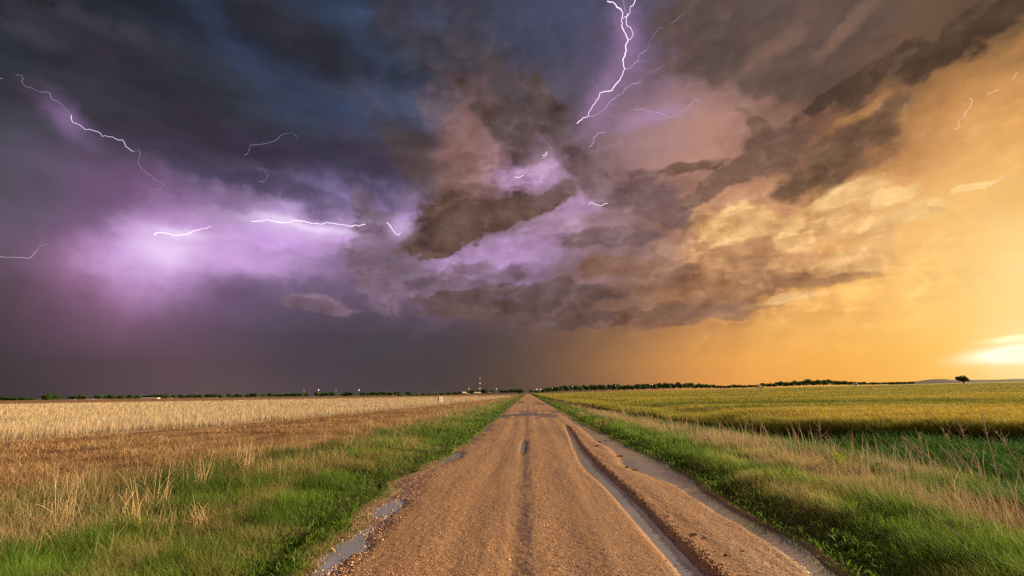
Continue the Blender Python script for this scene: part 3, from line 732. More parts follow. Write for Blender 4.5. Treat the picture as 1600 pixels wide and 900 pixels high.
wy_ = geo(2.0, 160, 1.0, 1.08)
X, Y = np.meshgrid(np.linspace(0, 1, 12), wy_)
X = (xl_road(Y)+.02)*(1-X) + (xr_road(Y)+.05)*X
tag(link('puddle_water', grid_mesh('puddle_water', X, Y, X*0), mat('muddy_water', m_water)), kind='structure')


def sheet(name, yv, xl, xr, nx, lift, m, zf=None, pw=1.0):
    Yg, Tg = np.meshgrid(yv, np.linspace(0, 1, nx)**pw, indexing='ij')
    a = xl(Yg); b = xr(Yg)
    Xg = a + (b-a)*Tg
    Z = gz(Xg, Yg) + lift if zf is None else zf(Xg, Yg)
    return link(name, grid_mesh(name, Xg, Yg, Z), m)


# left fields
def m_straw(c1, c2, c3, sx=1.0):
    def fn(t):
        p = t.new('ShaderNodeTexCoord').outputs['Object']
        a = t.noise(t.mapping(p, scale=(.5*sx, .22, 1)), 1.0, 6, .65); b = t.noise(p, 9, 5, .7)
        c = t.mix(t.mr(a, .38, .62), c1, c2)
        c = t.mix(t.mr(b, .45, .7, 0, .8), c, c3)
        return bsdf(t, c, .95, .1, bump(t, b, 1.0, .06))
    return fn


sheet('stubble_field_ground', np.concatenate([np.arange(4, 40, 1.), geo(40, 270, 1.5, 1.04)]), lambda y: np.minimum(-1.6*y-60, x_stub(y)-30), x_stub, 60, .02,
      mat('stubble_soil', m_straw((.36, .27, .17), (.52, .41, .26), (.24, .16, .09))))['kind'] = 'structure'
sheet('matted_straw_ground', np.concatenate([np.arange(4, 40, .5), geo(40, 500, 1.0, 1.05)]), x_stub, lambda y: x_green(y)+.3, 30, .012,
      mat('matted_straw', m_straw((.17, .085, .04), (.42, .27, .12), (.10, .05, .028))))['kind'] = 'structure'
xv = -geo(7.5, 1400, 2, 1.08)[::-1]
Xg, Tg = np.meshgrid(xv, np.linspace(0, 1, 40)**1.6, indexing='ij')
Yg = y_soil(Xg)*(1-Tg)+620*Tg
tag(link('bare_soil_field', grid_mesh('bare_soil_field', Xg, Yg, gz(Xg, Yg)+.05), mat('ploughed_soil', m_straw((.20, .105, .05), (.28, .155, .075), (.34, .22, .11), .1))), kind='structure')


# ------------------------------------------------------------------ wheat
def wheat_top(x, y):
    e = ss(0, 1.1, x-x_wheat(y))*ss(12, 14.5, y)
    lay = .30*(fbm(x*.09, y*.30, 4, 50)-.5) + .12*(fbm(x*.5, y*.9, 3, 51)-.5)
    deep = -.30*ss(.56, .66, fbm(x*.045+5, y*.20, 3, 52))*ss(20, 40, y)
    return gz(x, y) + .06 + (.58+lay+deep)*e


def m_wheat(t):
    p = t.new('ShaderNodeTexCoord').outputs['Object']
    a = t.noise(t.mapping(p, scale=(.05, .14, 1)), 1.0, 5, .6)
    b = t.noise(t.mapping(p, scale=(3, 3, 3)), 1.0, 6, .75)
    c = t.mix(t.mr(a, .38, .62), (.34, .30, .04), (.48, .37, .06))
    c = t.mix(t.mr(b, .4, .65, 0, .7), c, (.20, .19, .025))
    c = t.mix(t.mr(t.noise(t.mapping(p, scale=(.03, .22, 1)), 1.0, 5, .65), .50, .62, 0, .75), c, (.12, .14, .02))
    return bsdf(t, c, .9, .1, bump(t, b, 1.0, .35))


wyv = np.concatenate([np.arange(12, 60, .4), geo(60, 1000, .6, 1.035)])
sheet('wheat_field_canopy', wyv, lambda y: x_wheat(y)-.15, lambda y: np.maximum(1.35*y+30, x_wheat(y)+10), 420, 0, mat('wheat_canopy', m_wheat), wheat_top, 1.8)
tag(bpy.data.objects['wheat_field_canopy'], kind='stuff')

# ------------------------------------------------------------------ grasses and crops (stuff)
M_leaf = leafy('grass_blade', .48)
M_straw = leafy('dry_straw', .28, .7)
WIND = np.array([-.25, .05])


def wd(Y, w0, near=9.0):
    return w0*np.maximum(1, Y/near)


def G(*c): return np.array(lin(*c))


# left verge: green grass
x, y = scatter(GN(330000), 4.2, 230, lambda Y: x_green(Y)-.5, lambda Y: xl_road(Y)+.45, 1.15)
edge_ = xl_road(y)-x
cl = fbm(x*1.3, y*1.3, 3, 60); big = fbm(x*.35, y*.3, 3, 61)
keep = (rng.random(len(x)) < ss(-.42, .05, edge_+.5*(cl-.5))) & (rng.random(len(x)) < .35+1.2*cl)
keep &= rng.random(len(x)) < np.clip(1.15-.9*ss(.2, .0, x-x_green(y)-.8*cl), .12, 1)
x, y, cl, big, edge_ = (q[keep] for q in (x, y, cl, big, edge_))
h = (.06+.13*ss(0, .8, edge_)+.12*ss(1, 3, edge_))*(.3+1.4*cl)*rng.uniform(.6, 1.3, len(x))*np.maximum(1, y/60)**.3
dead = .65*ss(.53, .78, big+.25*(vnoise(x*4, y*4, 3)-.5)+.13*ss(.9, 1.5, edge_)*ss(2.3, 1.6, edge_))
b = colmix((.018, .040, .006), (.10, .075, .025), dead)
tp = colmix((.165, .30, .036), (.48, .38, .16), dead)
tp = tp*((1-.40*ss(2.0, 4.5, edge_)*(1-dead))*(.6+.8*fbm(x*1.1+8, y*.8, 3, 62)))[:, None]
lean = rng.normal(0, .38, (len(x), 2))+WIND
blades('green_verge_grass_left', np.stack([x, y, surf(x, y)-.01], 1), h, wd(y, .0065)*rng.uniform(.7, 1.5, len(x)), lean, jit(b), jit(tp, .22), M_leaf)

# left verge: tall thin tan stalks standing through the green
x, y = scatter(GN(95000), 4.6, 240, lambda Y: x_green(Y)-1.5, lambda Y: xl_road(Y)-.9, 1.1)
cl = fbm(x*.9+4, y*.6, 3, 63); edge_ = xl_road(y)-x; far_ = ss(18, 40, y)
dens = (.10+.9*ss(.50, .66, cl))*(.08+.6*ss(1.2, 2.8, edge_)+.5*ss(2.5, 3.5, edge_)*ss(12, 8, y)) + .5*far_*ss(.8, 2.2, edge_)
keep = rng.random(len(x)) < dens
x, y, edge_ = x[keep], y[keep], edge_[keep]
h = rng.uniform(.22, .58, len(x))*(.7+.3*ss(1, 3, edge_))
c = colmix((.46, .33, .16), (.62, .50, .28), rng.random(len(x)))
blades('dry_stalks_left', np.stack([x, y, surf(x, y)-.01], 1), h, wd(y, .0050, 8)*rng.uniform(.6, 1.3, len(x)), rng.normal(0, .30, (len(x), 2))+WIND*.3, jit(c*.6, .15), jit(c, .15), M_straw, 1.4, .55)

# matted dry straw between verge and stubble
x, y = scatter(GN(170000), 6.0, 260, lambda Y: x_stub(Y)-.3, lambda Y: x_green(Y)+1.2, 1.0)
cl = fbm(x*.8, y*.5, 4, 65); tt = (x-x_stub(y))/(x_green(y)-x_stub(y)); row = fbm(x*.22+2, y*.40, 4, 66)+.10*ss(.55, .1, tt)-.06*ss(.5, .9, tt)
keep = rng.random(len(x)) < np.clip(1.4-1.6*ss(.47, .58, row), .10, 1)*ss(1.2, -.2, x-x_green(y)-1.2*(cl-.3))
x, y, cl = x[keep], y[keep], cl[keep]
h = (.06+.22*cl)*rng.uniform(.5, 1.35, len(x))
c = colmix((.34, .19, .09), (.70, .50, .26), np.clip(cl*1.5-.3+rng.normal(0, .15, len(x)), 0, 1))
blades('matted_dry_grass', np.stack([x, y, gz(x, y)], 1), h, wd(y, .008, 10)*rng.uniform(.7, 1.4, len(x)), rng.normal(0, .75, (len(x), 2)), jit(c*.55, .15), jit(c, .2), M_straw)

# standing stubble
x, y = scatter(GN(230000), 14, 265, lambda Y: -1.4*Y-5, lambda Y: x_stub(Y)+.8, 1.05)
keep = (y < y_soil(x)+1) & (rng.random(len(x)) < .55+.9*(fbm(x*.5, y*.3, 3, 67)-.3))
keep &= rng.random(len(x)) < 1-.8*ss(.56, .70, fbm(x*.09+7, y*.12, 3, 68))
keep &= x_stub(y)-x > 2.6*(fbm(x*.35, y*.35, 3, 64)-.45)
x, y = x[keep], y[keep]
h = rng.uniform(.30, .58, len(x))*(.8+.4*fbm(x*.3, y*.3, 2, 69))
c = colmix((.54, .42, .27), (.78, .66, .46), rng.random(len(x)))
blades('wheat_stubble', np.stack([x, y, gz(x, y)], 1), h, wd(y, .009, 14)*rng.uniform(.7, 1.3, len(x)), rng.normal(0, .10, (len(x), 2)), jit(c*.50, .12), jit(c, .14), M_straw, 1.0, .45)

# right verge: short green grass, low and creeping near the water, taller up the bank
x, y = scatter(GN(420000), 4.0, 230, lambda Y: xr_road(Y)-.45, lambda Y: np.minimum(xr_road(Y)+5.0, x_wheat(Y)), 1.15)
e = x-xr_road(y)+.22; cl = fbm(x*1.4, y*1.1, 3, 70); big = fbm(x*.5, y*.35, 3, 71)
keep = (rng.random(len(x)) < ss(-.15, .22, e+.35*(cl-.5))) & (rng.random(len(x)) < .45+cl)
x, y, e, cl, big = (q[keep] for q in (x, y, e, cl, big))
h = (.05+.20*ss(.2, 1.2, e))*(.3+1.4*cl)*rng.uniform(.6, 1.3, len(x))
dead = ss(.55, .78, big+.25*ss(1.6, 2.8, e))*.8
b = colmix((.025, .065, .010), (.10, .075, .025), dead)
tp = colmix((.20, .34, .045), (.50, .42, .17), dead)*(.6+.8*fbm(x*1.2+8, y*.9, 3, 78))[:, None]
br = 1
lean = rng.normal(0, .34, (len(x), 2))+WIND
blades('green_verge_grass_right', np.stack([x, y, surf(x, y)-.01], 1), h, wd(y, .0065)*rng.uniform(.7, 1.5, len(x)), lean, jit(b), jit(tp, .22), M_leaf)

# right: tall tan grass band
x, y = scatter(GN(230000), 5.2, 200, lambda Y: xr_road(Y)+1.3, lambda Y: np.minimum(xr_road(Y)+5.2, x_wheat(Y)-.6), 1.0)
e = x-xr_road(y); cl = fbm(x*1.1, y*.7, 3, 72)
keep = rng.random(len(x)) < ss(1.2, 2.5, e)*ss(4.9, 3.4, e+.8*(cl-.5))*(.45+.9*ss(.42, .66, cl))*(.35+.5*ss(7, 11, y)+.5*ss(15, 40, y))
x, y, e, cl = (q[keep] for q in (x, y, e, cl))
h = rng.uniform(.20, .52, len(x))*(.65+.6*cl)
c = colmix((.50, .36, .20), (.68, .54, .33), rng.random(len(x)))
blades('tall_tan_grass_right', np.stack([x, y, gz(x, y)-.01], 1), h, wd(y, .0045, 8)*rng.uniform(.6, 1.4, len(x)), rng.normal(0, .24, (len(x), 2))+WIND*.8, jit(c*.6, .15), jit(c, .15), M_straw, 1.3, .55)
# a thin set of taller seeding stems above it
x, y = scatter(GN(1500), 6.5, 120, lambda Y: xr_road(Y)+1.8, lambda Y: np.minimum(xr_road(Y)+5.2, x_wheat(Y)-.4), 1.0)
h = rng.uniform(.5, 1.0, len(x))
c = colmix((.42, .28, .16), (.62, .50, .34), rng.random(len(x)))
blades('tall_seed_stems_right', np.stack([x, y, gz(x, y)-.01], 1), h, wd(y, .008, 8), rng.normal(0, .17, (len(x), 2))+WIND*.5, jit(c*.7, .1), jit(c, .1), M_straw, 1.6, .6)

# right: lush dark low growth in the ditch up to the wheat
x, y = scatter(GN(160000), 7.0, 160, lambda Y: xr_road(Y)+3.2, lambda Y: x_wheat(Y)+.3, 1.0)
cl = fbm(x*.7, y*.7, 3, 74); row = fbm(x*.15, y*.6, 2, 75)
h = (.20+.34*cl)*rng.uniform(.6, 1.3, len(x))
tp = colmix((.035, .105, .020), (.07, .17, .03), np.clip(row*1.6-.3, 0, 1))
blades('ditch_growth', np.stack([x, y, gz(x, y)-.01], 1), h, wd(y, .010, 10)*rng.uniform(.8, 1.5, len(x)), rng.normal(0, .4, (len(x), 2))+WIND, jit(tp*.3), jit(tp, .2), M_leaf)

# broad-leaved weeds and fresh grass along both edges of the gravel
for side in (-1, 1):
    n = GN(60000)
    y = 4.2*np.exp(rng.random(n)*math.log(60/4.2)); e = rng.gamma(2.2, .28, n)-.22
    x = np.where(side > 0, xr_road(y)+.05+e, xl_road(y)-e+.05)
    keep = rng.random(n) < np.clip(6/y, 0, 1)*(.12+.55*ss(.46, .70, fbm(x*1.9, y*1.6, 3, 83)))
    x, y = x[keep], y[keep]
    tp = colmix((.09, .19, .02), (.21, .33, .05), rng.random(len(x))**1.6)
    blades('roadside_weeds', np.stack([x, y, surf(x, y)+rng.uniform(0, .07, len(x))], 1), rng.uniform(.03, .11, len(x)), wd(y, .017, 9)*rng.uniform(.6, 1.4, len(x)), rng.normal(0, .9, (len(x), 2)), jit(tp*.6), jit(tp, .2), M_leaf, 1.0, .55)

# wheat: dark stems at the field's edge, golden heads on top
x, y = scatter(GN(90000), 12.5, 300, lambda Y: x_wheat(Y)-.35, lambda Y: x_wheat(Y)+1.3, 1.0)
h = rng.uniform(.58, .86, len(x))*(.8+.4*fbm(x*.8, y*.8, 3, 76))*(.75+.25*ss(-.3, .4, x-x_wheat(y)))
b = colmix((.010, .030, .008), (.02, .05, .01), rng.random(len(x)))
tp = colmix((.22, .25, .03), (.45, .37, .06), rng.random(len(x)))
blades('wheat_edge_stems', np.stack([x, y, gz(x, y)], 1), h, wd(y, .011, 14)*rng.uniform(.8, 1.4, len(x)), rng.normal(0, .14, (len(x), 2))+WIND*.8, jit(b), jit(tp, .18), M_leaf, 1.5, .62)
x, y = scatter(GN(330000), 13, 420, lambda Y: x_wheat(Y)+.5, lambda Y: 1.3*Y+4, 1.0)
h = rng.uniform(.10, .26, len(x))*np.maximum(1, y/120)**.5
g = fbm(x*.05, y*.14, 4, 77)
tp = colmix((.34, .34, .040), (.58, .46, .08), np.clip(g*2.2-.6+rng.normal(0, .15, len(x)), 0, 1))
streak_shade = .75*ss(.50, .60, fbm(x*.035, y*.21, 4, 79))*ss(16, 30, y)  # wind-streak shading painted into the head colour as darker, greener bands
tp = tp*(1-streak_shade)[:, None]+np.array([.13, .17, .02])*streak_shade[:, None]
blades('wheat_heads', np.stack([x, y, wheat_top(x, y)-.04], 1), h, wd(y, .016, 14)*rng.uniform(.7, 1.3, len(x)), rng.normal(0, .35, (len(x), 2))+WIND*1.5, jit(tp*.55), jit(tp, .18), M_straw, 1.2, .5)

STUFF = [o for o in C.objects if o.type == 'MESH' and o.name.split('.')[0] in (
    'green_verge_grass_left', 'dry_stalks_left', 'matted_dry_grass', 'wheat_stubble', 'green_verge_grass_right', 'tall_tan_grass_right',
    'tall_seed_stems_right', 'roadside_weeds', 'ditch_growth', 'wheat_edge_stems', 'wheat_heads')]
for o in STUFF: o['kind'] = 'stuff'

# loose pebbles, thickest along the left shoulder and on the ridge beside the rut
ico = np.array([(0, 0, 1), (.894, 0, .447), (.276, .851, .447), (-.724, .526, .447), (-.724, -.526, .447), (.276, -.851, .447),
                (.724, .526, -.447), (-.276, .851, -.447), (-.894, 0, -.447), (-.276, -.851, -.447), (.724, -.526, -.447), (0, 0, -1)])
icf = np.array([(0,1,2),(0,2,3),(0,3,4),(0,4,5),(0,5,1),(1,6,2),(2,7,3),(3,8,4),(4,9,5),(5,10,1),(6,7,2),(7,8,3),(8,9,4),(9,10,5),(10,6,1),(11,7,6),(11,8,7),(11,9,8),(11,10,9),(11,6,10)])


def pebbles(name, x, y, r, cols, m):
    n = len(x); k = rng.uniform(.65, 1.25, (n, 12, 1)); sc3 = rng.uniform(.6, 1.2, (n, 1, 3)); sc3[:, :, 2] *= .7
    a = rng.uniform(0, 6.28, n); ca, sa = np.cos(a), np.sin(a)
    Vv = ico[None]*k*sc3*r[:, None, None]
    Vx = Vv[..., 0]*ca[:, None]-Vv[..., 1]*sa[:, None]; Vy = Vv[..., 0]*sa[:, None]+Vv[..., 1]*ca[:, None]
    z = np.maximum(surf(x, y), 0)+r*.15
    Vv = np.stack([Vx+x[:, None], Vy+y[:, None], Vv[..., 2]+z[:, None]], -1)
    F = (icf[None]+(np.arange(n)*12)[:, None, None]).reshape(-1, 3)
    return tag(link(name, mesh_np(name, Vv.reshape(-1, 3), None, F, tint=np.repeat(cols, 12, 0)), m), kind='stuff')


M_stone = leafy('pebble_stone', 0.0, .7)
x, y = scatter(GN(80000), 4.2, 26, lambda Y: xl_road(Y)-.15, lambda Y: xr_road(Y)-.2, 1.5)
e = x-xl_road(y)
left = np.exp(-((e-.45)/.38)**2)
keep = (rng.random(len(x)) < 1.1*left*(.4+1.2*fbm(x*2, y*1, 3, 81)) + .16*fbm(x*1.2, y*.3, 3, 80) + .5*np.exp(-((x-1.86)/.10)**2)) & (surf(x, y) > -.015)
x, y, left = x[keep], y[keep], left[keep]
r = rng.gamma(3.0, .0016, len(x))*(.8+.7*left)+.0025
cc = np.array([lin(204, 160, 112), lin(226, 190, 146), lin(170, 128, 96), lin(238, 218, 190), lin(134, 100, 80), lin(196, 146, 102)])[rng.integers(0, 6, len(x))]
pebbles('loose_gravel', x, y, np.clip(r, .003, .018), jit(cc, .12), M_stone)
# mud crumbs along the ridge
n = GN(3500)
y = 4.2*np.exp(rng.random(n)*math.log(28/4.2)); cx = np.interp(y, [0, 10, 13, 15, 18, 24, 28], [1.61, 1.60, 1.50, 1.52, 1.60, 1.85, 2.0])
w_ = np.interp(y, [0, 5, 10, 13, 15, 18, 26], [.15, .15, .155, .21, .19, .14, .10])
x = cx + w_ + .09 + rng.normal(0, .055, n)
cc = np.array([lin(130, 92, 68), lin(158, 112, 80), lin(108, 76, 58)])[rng.integers(0, 3, n)]
pebbles('mud_crumbs', x, y, np.clip(rng.gamma(2.5, .003, n)*np.maximum(1, y/16), .003, .02), jit(cc, .12), M_stone)

# ------------------------------------------------------------------ distant hills on the right
hx = np.arange(700, 2600, 12.)
hy = np.arange(1250, 2400, 25.)
X, Y = np.meshgrid(hx, hy)
azx = X/Y*1500
prof = np.interp(azx, [860, 960, 1001, 1037, 1109, 1136, 1172, 1188, 1285, 1390, 1564, 1900, 2600], [0, 4, 11, 16, 22, 26, 27, 24, 22.5, 24, 26, 30, 20])
prof = prof + 1.6*(fbm(X*.02, Y*.004, 3, 90)-.5)
bell = ss(1270, 1500, Y)*(1-ss(1600, 2390, Y))
Z = gz(X, Y)*(1-bell)+np.maximum(prof*bell, 0)-2.0*(1-bell) + 1.5*bell*(fbm(X*.08, Y*.05, 3, 91)-.5)


def m_hill(t):
    p = t.new('ShaderNodeTexCoord').outputs['Object']
    n = t.noise(t.mapping(p, scale=(.012, .012, .1)), 1.0, 5, .6)
    return bsdf(t, t.mix(t.mr(n, .4, .6), (.040, .055, .028), (.075, .070, .035)), .95, .05)


tag(link('hills', grid_mesh('hills', X, Y, Z), mat('wooded_hill', m_hill)), kind='structure')

# ------------------------------------------------------------------ trees
M_bark = plain('bark', (.09, .065, .045), .9, .25, 4)
M_crown = leafy('tree_leaves', .3, .7)


def crown_mesh(name, rx, rz, zc, n, size, c1, c2, seed, lobes=7, flat=.75):
    g = np.random.default_rng(seed)
    cen = g.normal(0, 1, (lobes, 3)); cen /= np.linalg.norm(cen, axis=1)[:, None]; cen *= g.uniform(.35, .68, (lobes, 1)); cen[:, 2] = cen[:, 2]*flat
    rad = g.uniform(.34, .58, lobes)
    k = g.integers(0, lobes, n); d = g.normal(0, 1, (n, 3)); d /= np.linalg.norm(d, axis=1)[:, None]
    P = cen[k]+d*(rad[k]*g.uniform(.55, 1.05, n)**.5)[:, None]
    P[:, 2] = np.maximum(P[:, 2], -.62)
    P = P*np.array([rx, rx, rz])+np.array([0, 0, zc])
    a = g.normal(0, 1, (n, 3)); b = np.cross(a, g.normal(0, 1, (n, 3)))
    a = a/np.linalg.norm(a, axis=1)[:, None]*size*g.uniform(.5, 1.2, (n, 1)); b = b/np.linalg.norm(b, axis=1)[:, None]*size*g.uniform(.4, 1., (n, 1))
    V = np.stack([P-a, P-b, P+a, P+b], 1).reshape(-1, 3)
    F = np.arange(4*n).reshape(n, 4)
    t = g.random(lobes)[k]*.5+g.random(n)*.5
    col = np.repeat(np.array(c1)[None]*(1-t)[:, None]+np.array(c2)[None]*t[:, None], 4, 0)
    return mesh_np(name, V, F, tint=col)


def trunk_mesh(h, r, spread, seed, n=6):
    g = random.Random(seed); p = Prim()
    p.tube([(0, 0, -.4), (.03*h, 0, h*.4), (0, .02*h, h)], [r*1.25, r, r*.7], 9)
    for k in range(n):
        a = 2*math.pi*k/n+g.uniform(-.3, .3); L = spread*g.uniform(.6, 1)
        z0 = h*g.uniform(.65, .98)
        p.tube([(0, 0, z0), (math.cos(a)*L*.5, math.sin(a)*L*.5, z0+L*.35), (math.cos(a)*L, math.sin(a)*L, z0+L*.85)], [r*.45, r*.28, r*.12], 6)
    me = bpy.data.meshes.new('trunk'); me.from_pydata(p.v, [], p.f); me.materials.append(M_bark); return me


def tree(name, label, cat, x, y, crown, trunk, s=1.0, sz=1.0, group=None, rz=0., z=None):
    t = empty(name, (x, y, float(gz(x, y)) if z is None else z), (0, 0, rz)); t.scale = (s, s, sz)
    tag(t, label, cat, group)
    link('trunk', trunk, None, t); link('crown', crown, None, t)
    return t


def cm(*a, **k):
    m = crown_mesh(*a, **k); m.materials.append(M_crown); return m


# the lone round tree on the crest of the wheat field
c_lone = cm('crown', 4.9, 3.0, 4.6, 5200, .27, (.03, .06, .018), (.07, .13, .03), 5, lobes=14, flat=.8)
tree('broad_tree', 'lone dark round-crowned tree standing on the crest of the golden wheat field', 'tree', 350.5, 430, c_lone, trunk_mesh(2.6, .38, 3.4, 3), 1.0, 1.05)

c_kind = [cm('crown', 6.2, 4.4, 5.4, 1100, .60, (.050, .095, .040), (.105, .19, .075), 11+i, lobes=8) for i in range(4)]
t_kind = [trunk_mesh(4.0, .3, 3.0, 20+i, 4) for i in range(4)]
# row of woodland on the right horizon, height of the treetops above sea of wheat read along the row
wx_ = [-10, 22, 47, 83, 127, 192, 257, 301, 333, 387, 419, 473, 516, 558, 600, 660]
wz_ = [5, 5.5, 8.5, 9.7, 9.8, 10.6, 11.6, 10.2, 8.6, 9.0, 12.0, 13.8, 14.3, 12.0, 10.2, 9.5]
k = 0
xx = 26.0
while xx < 650:
    yy = 880+rng.uniform(0, 90); X_ = xx*yy/900
    top = float(np.interp(xx, wx_, wz_))*rng.uniform(.88, 1.06)
    top = EYE+(top-EYE)*yy/900
    base = float(gz(X_, yy)) if xx < 400 else float(gz(X_, yy))
    hgt = max((top-base)*1.6, 5.5)
    tree('woodland_tree', 'dark green tree in the unbroken row of woodland beyond the wheat field', 'tree', X_, yy, c_kind[k % 4], t_kind[k % 4], rng.uniform(.75, 1.1), hgt/9.6, 'woodland row beyond the wheat field', rng.uniform(0, 6))
    k += 1
    xx += rng.uniform(3.6, 7.2)
# low trees along the far left horizon
xx = -1000.0
k = 0
while xx < -230:
    yy = 1050+rng.uniform(-20, 60)
    z0 = float(gz(xx, yy)); top = rng.uniform(3.2, 5.2)
    tree('horizon_tree', 'small dark tree in the low far row along the left horizon', 'tree', xx, yy, c_kind[k % 4], t_kind[k % 4], rng.uniform(1.0, 1.6), (top-z0)*1.45/9.6, 'low tree row on the left horizon', rng.uniform(0, 6))
    k += 1
    xx += rng.uniform(6, 11)
# darker nearer trees beside the far end of the road
for i, (x, top) in enumerate([(-222, 4.2), (-210, 4.6), (-198, 4.4), (-187, 5.2), (-176, 5.4), (-165, 5.0), (-152, 6.2), (-140, 6.8), (-128, 7.2), (-118, 7.6), (-107, 8.2), (-96, 8.6),
                              (-86, 8.2), (-76, 7.4), (-66, 8.0), (-46, 7.4), (-38, 7.8), (-30, 8.6), (-22, 8.8), (-14, 8.4), (16, 6.2)]):
    yy = 900+(i*37 % 40)
    tree('roadside_tree', 'dense dark green tree beyond the houses left of the far end of the road' if x < 0 else 'single small dark tree just right of the far end of the road', 'tree', x, yy, c_kind[i % 4], t_kind[i % 4], rng.uniform(.9, 1.15), top/9.6,
         'dark trees behind the houses' if x < 0 else None, i*1.3)
tree('roadside_tree', 'narrow dark tree standing alone at the vanishing point of the road', 'tree', 5.6, 905, c_kind[1], t_kind[1], .55, 8.0/9.6, None, 2.)
c_mid = cm('crown', 6.4, 4.8, 4.6, 1800, .42, (.030, .065, .016), (.075, .15, .030), 31, lobes=9)
tree('round_tree', 'big dark green round tree right of the houses, left of the white fence', 'tree', -62, 760, c_mid, t_kind[2], 1.0, .92, None, 1.)
tree('round_tree', 'bright green wide tree directly left of the far end of the road', 'tree', -13, 800, c_mid, t_kind[0], 1.35, .85, None, 3.)
# left edge: a bush-like tree and a bright hedge
c_bush = cm('crown', 5.6, 3.6, 2.6, 2600, .34, (.030, .075, .012), (.080, .17, .020), 33, lobes=9)
tree('bushy_tree', 'bright green bushy tree standing alone on the left horizon', 'tree', -424, 450, c_bush, trunk_mesh(2.0, .25, 2.4, 8), 1.05, 1.0, None, 0)
for i in range(7):
    x = -476+i*6.2
    tree('hedge_bush', 'bright green rounded bush of the hedge at the far left edge of the field', 'bush', x, 452+2*math.sin(i*2), c_bush, t_kind[3], .62, (.60, .66, .58, .55, .5, .4, .34)[i], 'hedge bushes at the far left', i*1.)

# ------------------------------------------------------------------ buildings far away
M_cream = plain('cream_siding', (.72, .60, .45), .7, .08, .8)
M_tan = plain('tan_siding', (.60, .42, .28), .7, .08, .8)
M_pink = plain('pale_pink_metal', (.78, .55, .45), .5, .08, .5)
M_white = plain('white_paint', (.80, .78, .72), .5, .05, 1.)
M_roof = plain('brown_roof', (.30, .20, .15), .8, .15, 1.)
M_proof = plain('pale_roof', (.80, .68, .50), .6, .06, 1.)
M_dark = plain('dark_glass', (.02, .02, .025), .2, .1, 1.)
M_wood = plain('grey_wood', (.22, .19, .16), .85, .2, 3.)


def house(name, label, x, y, w, d, h, rh, wall, roof, rz=0., z=None, cat='house', wins=3):
    t = tag(empty(name, (x, y, float(gz(x, y)) if z is None else z), (0, 0, rz)), label, cat)
    p = Prim(); p.box((0, 0, h/2-.3), (w, d, h+.6))
    p.add([(-w/2, -d/2+.002, h-.002), (-w/2, d/2-.002, h-.002), (-w/2, 0, h+rh-.06), (w/2, -d/2+.002, h-.002), (w/2, d/2-.002, h-.002), (w/2, 0, h+rh-.06)], [(0, 2, 1), (3, 4, 5)])
    p.build('wall', wall, t)
    r = Prim(); o = .45; e = .16
    for s in (-1, 1):
        A = (-w/2-o, s*(d/2+o), h-.18*rh*2*o/d); B = (w/2+o, s*(d/2+o), A[2]); Ct = (w/2+o, 0, h+rh); D = (-w/2-o, 0, h+rh)
        top = [(q[0], q[1], q[2]+e) for q in (A, B, Ct, D)]
        r.add([A, B, Ct, D]+top, [(0, 1, 2, 3), (7, 6, 5, 4), (0, 4, 5, 1), (1, 5, 6, 2), (3, 7, 4, 0)])
    r.build('roof', roof, t)
    for i in range(wins):
        xw = -w/2+w*(i+.7)/(wins+.4)
        q = Prim(); q.box((xw, -d/2-.03, h*.55), (1.1, .06, 1.2)); q.build('window', M_dark, t)
    q = Prim(); q.box((w*.34, -d/2-.04, 1.0), (1.0, .08, 2.1)); q.build('door', M_roof, t)
    return t


house('gabled_house', 'small tan gabled house before dark trees, leftmost of the houses', -98.5, 800, 6.2, 7.5, 2.9, 1.9, M_tan, M_proof, R(38))
house('garden_shed', 'tiny white shed right beside the leftmost tan house', -92.5, 798, 2.8, 3, 1.5, .6, M_white, M_proof, R(30), cat='shed', wins=0)
house('wide_house', 'wide cream house with bright pale roof in the middle of the houses', -78.0, 800, 9.5, 8, 2.1, 1.5, M_cream, M_proof, R(28), cat='house')
house('low_house', 'dim low brown-roofed house, rightmost of the houses before the trees', -61.5, 810, 9, 7, 1.9, 1.3, M_tan, M_roof, R(25), cat='house', wins=2)
house('long_shed', 'long low pale pink shed on the left horizon', -515, 700, 20, 8, 2.4, 1.0, M_pink, M_pink, R(8), cat='shed', wins=0)
for i, (x, w, lab) in enumerate([(-629, 7, 'short bright white shed farthest left on the horizon'), (-604, 8, 'low white shed second from the left, right of the bushy tree'), (-592, 7, 'low white shed touching its left neighbour beyond the bare soil'),
                                 (-492, 5, 'small white shed just right of the long pink shed'), (-436, 4, 'small white shed standing apart, right of the pink shed'), (-428, 3.5, 'tiny white shed, rightmost of the white sheds on the left horizon')]):
    house('farm_shed', lab, x, 705, w, 5, 1.1+.1*(i % 2), .35, M_white, M_white, R(6), z=float(gz(x, 705))+.3, cat='shed', wins=0)
house('field_barn', 'small white barn below the hills at the far edge of the wheat field', 556, 900, 7.5, 6, 2.6, 1.2, M_white, M_white, R(40), cat='barn', wins=0, z=float(gz(556, 900))+.6)
house('long_roof_barn', 'long pale roofed barn at the left end of the right-hand woodland hill', 392, 895, 10, 6, 2.0, .8, M_cream, M_proof, R(30), cat='barn', wins=0, z=float(gz(392, 895))+1.2)

